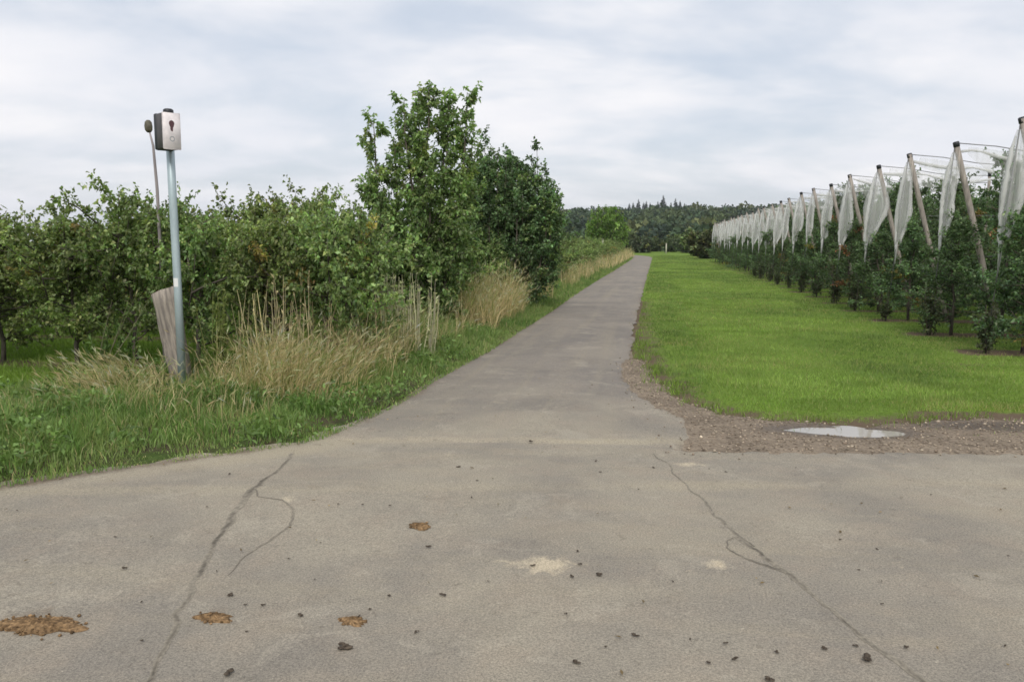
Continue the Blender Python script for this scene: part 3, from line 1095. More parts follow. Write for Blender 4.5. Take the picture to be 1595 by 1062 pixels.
# trellis rows: leaning end post with cap, anchor wire, ridge and side wires, an inner post
def build_trellis(seed, cz):
    rs = np.random.default_rng(seed)
    root = empty('trellis_row')
    top = np.array([0.0, 0, cz])
    foot = np.array([0.98, 0, -0.1])
    m_ = MB()
    pts = np.array([foot + (top - foot) * t_ + np.array([0, rs.normal(0, 0.006), 0]) for t_ in np.linspace(0, 1, 6)])
    m_.tube(pts, np.linspace(0.060, 0.050, 6), 10)
    m_.build('end_post', M_TRELLIS, root, True)
    m_ = MB()
    d_ = unit(top - foot)
    m_.tube(np.array([top - d_ * 0.07, top + d_ * 0.01, top + d_ * 0.025]), [0.056, 0.056, 0.04], 12)
    m_.build('post_cap', M_CAP, root)
    m_ = MB()
    m_.tube(np.array([top - d_ * 0.02 + np.array([-0.02, 0, 0]), (-0.30, 0, -0.05)]), 0.011, 5)
    m_.build('anchor_wire', M_WIRE, root)
    m_ = MB()
    xs = np.linspace(0, 9, 14)
    m_.tube(np.column_stack([xs, 0 * xs, cz - 0.02 - 0.22 * sstep(0, 2.0, xs) + 0.02 * np.cos(xs * 1.4)]), 0.009, 5)
    m_.build('ridge_wire', M_WIRE, root)
    m_ = MB()
    for z_ in (0.75, 1.5, 2.25):
        x_ = 0.98 * (1 - z_ / cz) + 0.0
        m_.tube(np.array([(x_, 0.0, z_), (x_ + 4, 0.0, z_ - 0.03), (9, 0.0, z_)]), 0.006, 4)
    m_.build('tree_wire', M_WIRE, root)
    m_ = MB()
    m_.tube(np.array([(2.6, 0.02, -0.1), (2.6, 0.02, 1.5), (2.62, 0.02, cz - 0.2)]), [0.042, 0.04, 0.036], 8)
    m_.build('inner_post', M_TRELLIS, root, True)
    m_ = MB()
    m_.tube(np.array([(2.62, 0.02, cz - 0.28), (2.62, 0.02, cz - 0.13)]), 0.045, 8)
    m_.build('post_cap', M_CAP, root)
    return root


def build_net(seed, cz):
    """hail net: a pleated bundle hanging from the ridge at the row end and a loose roll along the ridge wire"""
    rs = np.random.default_rng(seed)
    root = empty('hail_net')
    ns, nu = 18, 44
    s_ = np.linspace(0, 1, ns)
    zb = 1.72 + rs.uniform(-0.08, 0.22)
    wmax = rs.uniform(0.05, 0.22)
    xl = -0.05 - 0.17 * s_ - 0.05 * np.sin(math.pi * s_)
    pk = rs.uniform(0.8, 1.35)
    xr = 0.04 + wmax * np.sin(math.pi * s_ ** pk) ** 1.15 + 0.05 * np.sin(9 * s_ + rs.uniform(0, 6)) * s_ * (1 - s_) * 2 - 0.14 * s_
    xr = np.maximum(xr, xl + 0.07)
    z = cz - 0.16 - (cz - 0.16 - zb) * s_
    th = np.linspace(0, 2 * math.pi, nu, endpoint=False)
    ph = rs.uniform(0, 6.28, 3)
    pleat = 1 + 0.30 * np.sin(7 * th + ph[0]) + 0.22 * np.sin(12 * th + ph[1])
    v = []
    for i in range(ns):
        cx_, hx = (xl[i] + xr[i]) / 2, (xr[i] - xl[i]) / 2
        hy = 0.03 + 0.10 * math.sin(math.pi * min(1, s_[i] * 0.95 + 0.05))
        amp = 0.35 + 0.65 * math.sin(math.pi * min(1.0, s_[i] + 0.08))
        pp = 1 + (pleat - 1) * amp + 0.05 * np.sin(5 * th + 6 * s_[i] + ph[2])
        v.append(np.column_stack([cx_ + hx * np.cos(th) * pp, hy * np.sin(th) * pp, np.full(nu, z[i]) + 0.05 * np.sin(3 * th + ph[0]) * (s_[i] ** 2)]))
    v = np.concatenate(v)
    a = np.arange(ns - 1)[:, None] * nu
    j = np.arange(nu)[None, :]
    j2 = (j + 1) % nu
    m_ = MB()
    m_.add(v, [np.stack([a + j, a + nu + j, a + nu + j2, a + j2], -1).reshape(-1, 4)])
    m_.build('draped_end', M_NET2, root, True)
    # the net is bunched thickly along both hems
    for xs_, t_lo, r_hem in ((xl, 0.05, 0.030), (xr, 0.30, 0.036)):
        sel = [i_ for i_ in range(ns) if s_[i_] >= t_lo]
        hp = np.array([(xs_[i_] + rs.normal(0, 0.008), 0.03 * math.sin(7 * s_[i_] + ph[1]), z[i_]) for i_ in sel])
        m_ = MB()
        m_.tube(hp, np.array([r_hem * (0.35 + 0.9 * math.sin(math.pi * min(1, 0.15 + 0.75 * (s_[i_] - t_lo) / (1 - t_lo)))) * rs.uniform(0.7, 1.3) for i_ in sel]), 7)
        m_.build('bunched_hem', M_NET, root, True)
    # loose fold of net hanging from the ridge wire
    nx2, nz2 = 26, 6
    x2 = np.linspace(0.25, rs.uniform(1.3, 2.2), nx2)
    dp = rs.uniform(0.35, 0.8) * (0.55 + 0.45 * np.abs(np.sin(x2 * 2.1 + ph[2]))) * np.sin(np.linspace(0.35, math.pi - 0.15, nx2))
    tp2 = cz - 0.06 - 0.22 * sstep(0, 2.0, x2)
    v2 = np.array([(x2[a_], 0.05 * math.sin(x2[a_] * 13 + ph[0]) * (b_ + 1) / nz2 + 0.02, tp2[a_] - dp[a_] * b_ / (nz2 - 1)) for a_ in range(nx2) for b_ in range(nz2)])
    m_ = MB()
    m_.add(v2, [(a_ * nz2 + b_, a_ * nz2 + b_ + 1, (a_ + 1) * nz2 + b_ + 1, (a_ + 1) * nz2 + b_) for a_ in range(nx2 - 1) for b_ in range(nz2 - 1)])
    m_.build('loose_fold', M_NET2, root, True)
    # tied tail
    m_ = MB()
    m_.tube(np.array([(xl[-1] + 0.03, 0, zb + 0.02), (xl[-1] + 0.04, 0.02, zb - 0.15), (xl[-1] + 0.02, 0.0, zb - 0.45)]), [0.035, 0.03, 0.012], 7)
    m_.build('tied_tail', M_NET, root, True)
    # furled roll along the ridge
    xs = np.linspace(0.12, 8.6, 46)
    zz_ = cz - 0.07 - 0.22 * sstep(0, 2.0, xs) - 0.10 * np.abs(np.sin(xs * 1.9 + ph[1])) - 0.03
    rr = 0.018 + 0.02 * np.abs(np.sin(xs * 1.9 + ph[1])) + 0.003 * rs.normal(0, 1, 46)
    m_ = MB()
    m_.tube(np.column_stack([xs, 0.03 * np.sin(xs * 2.3), zz_]), np.maximum(rr, 0.012), 8)
    m_.build('furled_roll', M_NET, root, True)
    return root


TP = [build_trellis(500 + q, 3.56) for q in range(2)]
NP = [build_net(520 + q, 3.56) for q in range(6)]
for row in range(NROWS):
    Y = ROW_Y0 + row * ROW_DY
    loc = (5.35 + random.uniform(-0.05, 0.05), Y, random.uniform(-0.05, 0.04))
    rz = R(4) + random.uniform(-0.05, 0.05)
    place(TP[row % 2], used, loc, rz, 1.0, f'leaning wooden end post with dark cap and wires, {ordn(row)} netted row along the lawn', 'trellis', 'post and wire frames of the netted rows')
    place(NP[(row * 5 + row // 6) % 6], used, loc, rz + random.uniform(-0.12, 0.12), (random.uniform(0.75, 1.2), random.uniform(0.8, 1.2), 1.0), f'white hail net gathered at the end post of the {ordn(row)} netted row', 'net', 'gathered hail nets')

# ------------------------------------------------------------------ tall young tree, dark bush, round far tree
rs = np.random.default_rng(900)
tops = [(-0.85, 0.0, 4.05, 0.07), (-0.52, 0.25, 3.75, 0.02), (-0.20, -0.15, 4.40, 0.03), (-0.02, 0.2, 4.55, 0.02), (0.26, -0.1, 4.66, 0.02), (0.46, 0.25, 4.30, 0.02), (0.62, -0.05, 4.45, 0.02), (0.95, 0.05, 4.55, 0.02),
        (0.85, 0.3, 3.7, 0.02), (-0.7, -0.3, 3.0, 0.03), (0.4, -0.5, 3.2, 0.03), (-0.1, 0.55, 3.5, 0.03), (0.9, -0.35, 2.9, 0.02), (-0.95, 0.2, 2.7, 0.02)]
stems, nbl = [], []
for tx, ty, tz, _ in tops:
    b = np.array([rs.uniform(-0.18, 0.18), rs.uniform(-0.15, 0.15), -0.05])
    tp = np.array([tx, ty, tz])
    p1 = b + (tp - b) * np.array([0.45, 0.45, 0.30]) + rs.normal(0, 0.04, 3)
    p2 = b + (tp - b) * np.array([0.82, 0.82, 0.62]) + rs.normal(0, 0.05, 3)
    stems.append(([b, p1, p2, tp * np.array([0.97, 0.97, 0.85]), tp], 0.04, 0.006))
    nbl.append(30)
wd_, lf_ = grow(901, stems, nbl, 0.70, lambda t: 1.0 - 0.72 * max(0.0, t - 0.35) / 0.65, lambda t: 0.1 + 0.6 * t, 14, 0.20, 12, 0.076, 0.046, (0.222, 0.325, 0.125), (0.30, 0.38, 0.14), 0.08, 0.08, 12, True, 0.30, 0.3, 0.3, 0.22, 0.5)
tall = make_plant('young_tree', wd_, lf_, M_LEAF2)
tall.location = (-4.22, 14.5, 0.05)
tall.scale = (0.95, 0.95, 0.94)
tag(tall, 'tall young multi-stemmed tree with airy light green top, tallest on the verge', 'tree')

rs = np.random.default_rng(910)
stems, nbl = [], []
for q in range(56):
    a = rs.uniform(0, 6.28)
    rr = math.sqrt(rs.random()) * 1.0
    ht = 3.9 - 1.2 * rr ** 2 + rs.uniform(-0.2, 0.1)
    if q == 0:
        rr, a, ht = 0.45, 3.0, 4.45
    if q == 1:
        rr, a, ht = 0.55, 0.2, 4.05
    tp = np.array([math.cos(a) * rr * 1.30, math.sin(a) * rr * 1.05, ht])
    b = np.array([math.cos(a) * rr * 0.25, math.sin(a) * rr * 0.25, -0.05])
    p1 = b + (tp - b) * np.array([0.8, 0.8, 0.33])
    p2 = b + (tp - b) * np.array([1.05, 1.05, 0.66])
    stems.append(([b, p1, p2, tp], 0.03, 0.005))
    nbl.append(27)
wd_, lf_ = grow(911, stems, nbl, 0.42, lambda t: 1.0 - 0.65 * max(0, t - 0.6) / 0.4, lambda t: 0.2 + 0.5 * t, 10, 0.18, 9, 0.072, 0.047, (0.128, 0.192, 0.088), (0.21, 0.28, 0.105), 0.10, 0.05, 8, False, 0.34, 0.5, 0.2, 0.28, 0.7)
bush = make_plant('verge_bush', wd_, lf_, M_LEAF, 'stem', 'foliage')
bush.location = (-3.62, 20.3, 0.02)
tag(bush, 'dense dark green bush beside the track, behind the tall young tree', 'bush')


def far_tree(seed, H, Rx, base, odd, nst=14, z_low=0.3, L=0.34, name='far_tree', dens=1.0):
    rs_ = np.random.default_rng(seed)
    st, nb_ = [], []
    for q_ in range(nst):
        a_ = rs_.uniform(0, 6.28)
        r_ = math.sqrt(rs_.random())
        tp_ = np.array([math.cos(a_) * r_ * Rx, math.sin(a_) * r_ * Rx, H * (1 - 0.35 * r_ ** 2) * rs_.uniform(0.9, 1.03)])
        b_ = np.array([math.cos(a_) * r_ * 0.1, math.sin(a_) * r_ * 0.1, -0.1])
        st.append(([b_, b_ + (tp_ - b_) * np.array([0.7, 0.7, 0.4]), b_ + (tp_ - b_) * np.array([1.05, 1.05, 0.7]), tp_], 0.06 * H / 5, 0.01))
        nb_.append(int(14 * dens))
    return grow(seed + 1, st, nb_, Rx * 0.5, lambda t: 1.0 - 0.5 * max(0, t - 0.6) / 0.4, lambda t: 0.1 + 0.4 * t, 7, 0.5, 5, L, L * 0.6, base, odd, 0.1, z_low, 4, False, 0.3, 0.5, 0.2, 0.25, 0.5)


wd_, lf_ = far_tree(920, 6.0, 2.25, (0.170, 0.285, 0.075), (0.21, 0.33, 0.085), 28, 0.08, 0.30)
rt = make_plant('round_tree', wd_, lf_, M_LEAF2)
rt.location = (-5.75, 100, 0)
tag(rt, 'round light green tree standing alone at the bend of the track', 'tree')

# hedge and trees that close the lawn far behind
FT = []
for q in range(4):
    wd_, lf_ = far_tree(930 + 3 * q, 2.9 + 0.3 * q, 2.0 + 0.2 * q, [(0.085, 0.115, 0.052), (0.08, 0.10, 0.058), (0.11, 0.145, 0.05), (0.095, 0.12, 0.055)][q], (0.11, 0.12, 0.04), 12, 0.05, 0.42)
    FT.append(make_plant('field_edge_tree', wd_, lf_, M_FAR))
spots = [(1045, 165, 1.00, 'bare-looking grey green tree beside the pale marker post far behind'), (1072, 150, 1.05, 'dark round tree where the lawn ends far behind'),
         (1092, 112, 1.0, 'rounded green tree just beyond the last netted row'), (1104, 95, 0.92, 'broad green tree touching the last netted row'),
         (1018, 172, 0.95, 'dark tree straight above the vanishing end of the track'), (1000, 150, 0.92, 'dark shrub-like tree behind the bend of the track'),
         (1058, 185, 1.05, 'tree peeping between two dark trees at the end of the lawn'), (978, 165, 1.0, 'dark tree half hidden behind the round light green tree'),
         (915, 150, 1.1, 'dark tree behind the open orchard, near the round tree'), (892, 165, 1.2, 'dark tree far behind the open orchard, next to the dark bush'), (1122, 120, 1.1, 'green tree peeping out behind the far end of the nets'),
         (1140, 150, 1.25, 'tree rising behind the far white nets')]
for q, (u, Y, s_, lab) in enumerate(spots):
    x = math.tan(math.atan((u - CX_) / F_) - AL) * Y
    place(FT[q % 4], used, (x, Y, float(terrain(np.array([[x, Y]]))[0])), q * 1.3, (s_, s_, s_ * 0.92), lab, 'tree', 'trees at the far edge of the field')

# ------------------------------------------------------------------ the wooded hill
def crowns_mesh(P_, Rr, Hh, nq, cols, rs_):
    n = len(P_)
    idx = np.repeat(np.arange(n), nq)
    N_ = n * nq
    d_ = unit(rs_.normal(0, 1, (N_, 3)) + np.array([0, 0, 0.35]))
    lump = 0.75 + 0.35 * rs_.random(N_)
    pos = P_[idx] + np.column_stack([d_[:, 0] * Rr[idx] * lump, d_[:, 1] * Rr[idx] * lump, Hh[idx] * 0.55 + d_[:, 2] * Hh[idx] * 0.45 * lump])
    dirs = unit(d_ * 0.4 + rs_.normal(0, 0.7, (N_, 3)))
    L_ = Rr[idx] * rs_.uniform(0.26, 0.55, N_)
    c_ = cols[idx] * np.exp(rs_.normal(0, 0.25, (N_, 1)))
    m_ = MB()
    add_leaves(m_, pos, dirs, L_, L_ * 0.75, np.clip(c_, 0.003, 0.6), rs_, 0.6, 0.1, 0.1)
    return m_


rs = np.random.default_rng(77)
pw = []
while len(pw) < 2300:
    r_ = math.sqrt(rs.uniform(215 ** 2, 820 ** 2)) if rs.random() < 0.6 else rs.uniform(650, 800)
    a = R(rs.uniform(-13, 22))
    pw.append((math.sin(a) * r_, math.cos(a) * r_))
pw = np.array(pw)
hz = terrain(pw)
rad = rs.uniform(2.6, 5.0, len(pw))
hgt = rad * rs.uniform(1.7, 2.4, len(pw))
far_f = np.hypot(pw[:, 0], pw[:, 1])
hgt *= np.where(far_f < 300, 0.7, 1.0) * (0.35 + 0.65 * sstep(-13, -6, np.degrees(np.arctan2(pw[:, 0], pw[:, 1]))))
bcols = np.array([(0.058, 0.085, 0.046), (0.085, 0.108, 0.050), (0.046, 0.070, 0.046), (0.115, 0.125, 0.055)])[rs.choice(4, len(pw), p=[0.4, 0.25, 0.25, 0.1])]
fo = crowns_mesh(np.column_stack([pw, hz - 0.3]), rad, hgt, 115, bcols, rs).build('forest', M_FAR)
tag(fo, 'dark mixed wood covering the distant hillside', 'wood', kind='stuff')


def spruce(seed, H):
    rs_ = np.random.default_rng(seed)
    wood, leaf = MB(), MB()
    wood.tube(np.array([(0, 0, -0.5), (0, 0, H * 0.5), (0, 0, H)]), [H * 0.018, H * 0.012, 0.02], 5)
    n = 620
    t_ = rs_.uniform(0.06, 1, n) ** 0.9
    rr = (1 - t_) ** 0.8 * H * 0.26 * rs_.uniform(0.5, 1.1, n) + 0.1
    az = rs_.uniform(0, 6.28, n)
    base = np.column_stack([np.cos(az) * rr * 0.2, np.sin(az) * rr * 0.2, t_ * H])
    dirs = unit(np.column_stack([np.cos(az), np.sin(az), rs_.uniform(-0.35, 0.1, n)]))
    cols = np.array((0.040, 0.060, 0.048)) * np.exp(rs_.normal(0, 0.25, (n, 1)))
    add_leaves(leaf, base, dirs, rr, rr * 0.45 + 0.2, np.repeat(cols, 1, 0), rs_, 1.0, -0.1, 0.15)
    return make_plant('spruce', wood, leaf, M_FAR)


SP = [spruce(700 + q, 17.5 + 1.5 * q) for q in range(3)]
us = [978, 984, 992, 1000, 1004, 1010, 1016, 1022, 1030, 1034, 1042, 1049, 1056, 1063, 960, 955, 876]
for q, u in enumerate(us):
    Yd = 690 + rs.uniform(-30, 40)
    x = math.tan(math.atan((u - CX_) / F_) - AL) * Yd
    s_ = rs.uniform(0.75, 1.0) if q not in (8,) else 1.12
    if u < 970:
        s_ *= 0.7
    place(SP[q % 3], used, (x, Yd, float(terrain(np.array([[x, Yd]]))[0]) - 0.3), q, s_, ('lone spruce tip on the far skyline next to the dark bush' if u < 900 else f'dark pointed spruce on the far skyline, {ordn(sorted(us)[1:].index(u))} from the round tree'), 'tree', 'spruces on the far skyline')

# ------------------------------------------------------------------ pole with box, old post, thin pole, pale marker
pole = empty('marker_pole', (-5.47, 8.81, 0.0), 0, 'slim galvanised pole with a dark box and pale front plate at its top', 'pole')
zb_ = 0.10
m_ = MB()
m_.tube(np.array([(0, 0, -0.1), (0.0, 0, 1.2), (-0.01, 0, 2.2), (-0.015, 0, 3.17)]), 0.045, 20)
m_.build('pole_tube', M_GALV, pole, True)
m_ = MB()
m_.tube(np.array([(-0.015, 0, 3.14), (-0.015, 0, 3.20), (-0.015, 0, 3.212)]), [0.056, 0.056, 0.04], 20)
m_.build('pole_cap', M_CAP, pole)
bx = MB()
bx.box((-0.098, -0.10, -0.195), (0.098, 0.05, 0.195), bev=0.012)
boxo = bx.build('box', M_BOXS, pole)
boxo.location = (0.05, -0.15, 2.935)
boxo.rotation_euler = (0, 0, R(58))
m_ = MB()
m_.box((-0.102, 0.045, -0.2), (0.102, 0.10, 0.2), bev=0.012)
m_.build('back_flange', M_BOXD, boxo)
m_ = MB()
m_.box((-0.104, -0.118, -0.200), (0.104, -0.102, 0.200), bev=0.010)
m_.build('front_plate', M_BOXW, boxo)
# worn print on the plate: a dark reddish figure above a pale ring
m_ = MB()
th = np.linspace(0, 2 * math.pi, 20, endpoint=False)
ring = np.column_stack([0.030 * np.cos(th) * (1 + 0.12 * np.sin(3 * th)), np.full(20, -0.1195), 0.075 + 0.042 * np.sin(th)])
m_.add(ring, [tuple(range(20))])
m_.add([(-0.020, -0.1195, 0.035), (0.014, -0.1195, 0.035), (0.011, -0.1195, -0.005), (-0.012, -0.1195, 0.002)], [(0, 1, 2, 3)])
m_.build('printed_figure', M_MARK, boxo)
m_ = MB()
o_ = np.column_stack([0.030 * np.cos(th), np.full(20, -0.1195), -0.085 + 0.030 * np.sin(th)])
i_ = np.column_stack([0.019 * np.cos(th), np.full(20, -0.1195), -0.085 + 0.019 * np.sin(th)])
m_.add(np.concatenate([o_, i_]), [(q, (q + 1) % 20, 20 + (q + 1) % 20, 20 + q) for q in range(20)])
m_.build('printed_ring', M_MARKG, boxo)
m_ = MB()
a0, a1, nn = -2.3, -0.9, 7
aa = np.linspace(a0, a1, nn)
vv = np.concatenate([np.column_stack([0.0465 * np.cos(aa), 0.0465 * np.sin(aa), np.full(nn, zq)]) for zq in (1.20, 1.30)])
m_.add(vv, [(q, q + 1, nn + q + 1, nn + q) for q in range(nn - 1)])
m_.build('sticker', M_STICK, pole)
for zq in (2.80, 3.08):
    m_ = MB()
    m_.tube(np.array([(-0.012, 0, zq), (-0.012, 0, zq + 0.035)]), 0.052, 16)
    m_.build('clamp', M_CAP, pole)

post = MB()
rs = np.random.default_rng(5)
hx, hy = 0.132, 0.10
ring0 = [(-1, -0.7), (-0.7, -1), (0, -1.03), (0.7, -1), (1, -0.7), (1.02, 0), (1, 0.7), (0.7, 1), (0, 1.02), (-0.7, 1), (-1, 0.7), (-1.03, 0)]
vs_, fs_ = [], []
NR = 12
for r_ in range(NR):
    t_ = r_ / (NR - 1)
    z_ = -0.15 + 1.29 * t_
    k_ = 0.86 + 0.16 * t_
    for (ax, ay) in ring0:
        top_tilt = (0.03 * ax - 0.02 * ay) * (t_ > 0.99)
        vs_.append((ax * hx * k_ + rs.normal(0, 0.005), ay * hy * k_ + rs.normal(0, 0.005), z_ + top_tilt + rs.normal(0, 0.006)))
for r_ in range(NR - 1):
    for q in range(12):
        fs_.append((r_ * 12 + q, r_ * 12 + (q + 1) % 12, r_ * 12 + 12 + (q + 1) % 12, r_ * 12 + 12 + q))
fs_.append(tuple((NR - 1) * 12 + q for q in range(12)))
post.add(vs_, fs_)
po = post.build('wooden_post', M_WOODPOST)
po.location = (-5.66, 9.12, 0.0)
po.rotation_euler = (R(2), R(-7.5), R(12))
tag(po, 'thick weathered grey wooden post leaning beside the galvanised pole', 'post')

thin = empty('thin_pole', (-6.42, 9.95, 0), 0, 'very thin tall pole with a small dark knob, behind the galvanised pole', 'pole')
m_ = MB()
m_.tube(np.array([(0.0, 0, -0.1), (0.02, 0, 1.5), (0.015, 0, 2.4), (-0.01, 0, 2.95), (-0.055, 0, 3.14)]), [0.024, 0.022, 0.02, 0.016, 0.010], 10)
m_.build('pole_shaft', M_THIN, thin, True)
m_ = MB()
m_.tube(np.array([(-0.06, 0, 3.12), (-0.062, 0, 3.15), (-0.064, 0, 3.20), (-0.064, 0, 3.25), (-0.064, 0, 3.275)]), [0.025, 0.046, 0.05, 0.042, 0.02], 14)
m_.build('knob', M_SENSOR, thin, True)

pm = empty('pale_marker_post', (1.64, 138, 0), 0, 'small pale post at the far end of the lawn', 'post')
m_ = MB()
m_.tube(np.array([(0, 0, -0.1), (0, 0, 1.5), (0, 0, 1.62)]), [0.10, 0.10, 0.07], 10)
m_.build('post_shaft', M_PALE, pm)
m_ = MB()
m_.box((-0.12, -0.12, 1.62), (0.12, 0.12, 1.70))
m_.build('post_top', M_PALE, pm)
st_ = empty('verge_stake', (-3.9, 62, 0), 0, 'pale thin stake in the dry grass before the round tree', 'post')
m_ = MB()
m_.tube(np.array([(0, 0, -0.1), (0.01, 0, 1.0), (0.0, 0, 1.95)]), [0.05, 0.05, 0.045], 8)
m_.build('stake_shaft', M_PALE, st_)
m_ = MB()
m_.tube(np.array([(0, 0, 1.95), (0.0, 0, 2.03)]), [0.052, 0.03], 8)
m_.build('stake_tip', M_TRELLIS, st_)


# ------------------------------------------------------------------ grass
def blades(mb, pos, h, wd, lean, col, rs_, curl=0.5):
    """three-triangle bent blades"""
    n = len(pos)
    az = rs_.uniform(0, 2 * math.pi, n)
    la = lean if lean.ndim == 2 else np.column_stack([np.cos(az) * lean, np.sin(az) * lean])
    wa = rs_.uniform(0, math.pi, n)
    wv = np.column_stack([np.cos(wa), np.sin(wa), np.zeros(n)]) * (wd * 0.5)[:, None]
    lv = np.column_stack([la, np.zeros(n)]) * h[:, None]
    up = np.array([0, 0, 1.0])
    mid_ = pos + up * (h * 0.55)[:, None] + lv * 0.35
    tip = pos + up * (h * np.maximum(0.25, 1 - 0.5 * np.linalg.norm(la, axis=1) * curl))[:, None] + lv
    v = np.stack([pos - wv, pos + wv, mid_ - wv * 0.8, mid_ + wv * 0.8, tip], 1).reshape(-1, 3)
    i = np.arange(n)[:, None] * 5
    f = np.concatenate([np.concatenate([i, i + 1, i + 3], 1), np.concatenate([i, i + 3, i + 2], 1), np.concatenate([i + 2, i + 3, i + 4], 1)])
    mb.add(v, [f], np.repeat(col, 5, 0))


def tris(mb, pos, h, wd, lean, col, rs_):
    n = len(pos)
    az = rs_.uniform(0, 2 * math.pi, n)
    wa = rs_.uniform(0, math.pi, n)
    wv = np.column_stack([np.cos(wa), np.sin(wa), np.zeros(n)]) * (wd * 0.5)[:, None]
    tip = pos + np.column_stack([np.cos(az) * lean * h, np.sin(az) * lean * h, h])
    v = np.stack([pos - wv, pos + wv, tip], 1).reshape(-1, 3)
    mb.add(v, [np.arange(3 * n).reshape(-1, 3)], np.repeat(col, 3, 0))


def scatter(n, x0, x1, y0, y1, rs_):
    return np.column_stack([rs_.uniform(x0, x1, n), rs_.uniform(y0, y1, n)])


rs = np.random.default_rng(21)
# --- verge grass
GREEN = np.array((0.145, 0.240, 0.058))
PALEG = np.array((0.25, 0.30, 0.105))
mb_g, mb_s = MB(), MB()
zones = [(120000, -9.5, -2.4, 3.2, 10.0), (90000, -5.2, -2.4, 10.0, 22.0), (45000, -4.6, -2.3, 22.0, 52.0), (16000, -4.6, -2.3, 52.0, 112.0)]
for zi, (n, x0, x1, y0, y1) in enumerate(zones):
    p_ = scatter(n, x0, x1, y0, y1, rs)
    # roughen the edge
    jit = rs.normal(0, 0.03, p_.shape)
    p_ = p_[inside(p_ + jit, verge_out) | (dist_poly(p_, EDGE_L) < 0.05)]
    d = dist_poly(p_, EDGE_L)
    tuft = vnoise(p_, 0.45, 31) * 0.6 + vnoise(p_, 0.16, 32) * 0.4
    far = 1.0 + 0.8 * (zi >= 2) + 1.5 * (zi == 3)
    z = verge_z(p_) - 0.01
    base_h = 0.07 + 0.20 * sstep(0.0, 0.7, d) + 0.10 * sstep(0.8, 1.6, d)
    near_left = sstep(-5.6, -6.6, p_[:, 0])
    base_h *= (1 - 0.35 * near_left) * (0.62 + 0.38 * sstep(9.0, 11.5, p_[:, 1]))
    h = base_h * (0.15 + 1.75 * tuft ** 1.3) * rs.uniform(0.5, 1.35, len(p_))
    h *= 1 - 0.80 * hollow(p_)
    keep = rs.random(len(p_)) < np.clip(0.25 + 1.4 * tuft, 0, 1)
    p_, d, h, z, tuft = p_[keep], d[keep], h[keep], z[keep], tuft[keep]
    mixc = np.clip((vnoise(p_, 0.8, 33) * 0.6 + vnoise(p_, 0.22, 36) * 0.6 - 0.1) * 1.1 + rs.normal(0, 0.2, len(p_)), 0, 1)[:, None]
    c_ = GREEN * (1 - mixc) + PALEG * mixc
    lush = sstep(0.62, 0.8, vnoise(p_, 0.7, 35))[:, None]
    c_ = c_ * (1 - lush) + np.array((0.135, 0.215, 0.055)) * lush
    c_ = c_ * np.exp(rs.normal(0, 0.22, (len(p_), 1)))
    dry = rs.random(len(p_)) < (0.06 + 0.20 * sstep(-7.4, -5.2, p_[:, 0]) * sstep(0.6, 1.4, d) * sstep(0.35, 0.7, vnoise(p_, 1.1, 34)))
    c_[dry] = np.array((0.44, 0.36, 0.20)) * np.exp(rs.normal(0, 0.2, (dry.sum(), 1)))
    wd = rs.uniform(0.004, 0.010, len(p_)) * far
    blades(mb_g, np.column_stack([p_, z]), h, wd, rs.uniform(0.1, 0.75, len(p_)), c_, rs)
# broad-leaved herbs low in the grass
p_ = scatter(5200, -8.0, -2.5, 4.2, 16.0, rs)
p_ = p_[inside(p_, verge_out) & (vnoise(p_, 0.5, 61) > 0.55)]
idx = np.repeat(np.arange(len(p_)), 7)
bp = np.column_stack([p_, verge_z(p_)])[idx] + np.column_stack([rs.normal(0, 0.05, (len(idx), 2)), rs.uniform(0.02, 0.22, len(idx))])
hc = np.array((0.14, 0.21, 0.06)) * np.exp(rs.normal(0, 0.3, (len(idx), 1)))
add_leaves(mb_g, bp, unit(rs.normal(0, 1, (len(idx), 3)) + np.array([0, 0, 0.5])), rs.uniform(0.03, 0.09, len(idx)), rs.uniform(0.018, 0.04, len(idx)), hc, rs, 0.7)
vgo = mb_g.build('verge_grass', M_GRASS)
tag(vgo, 'long tufty green grass on the verge beside the track', 'grass', kind='stuff')

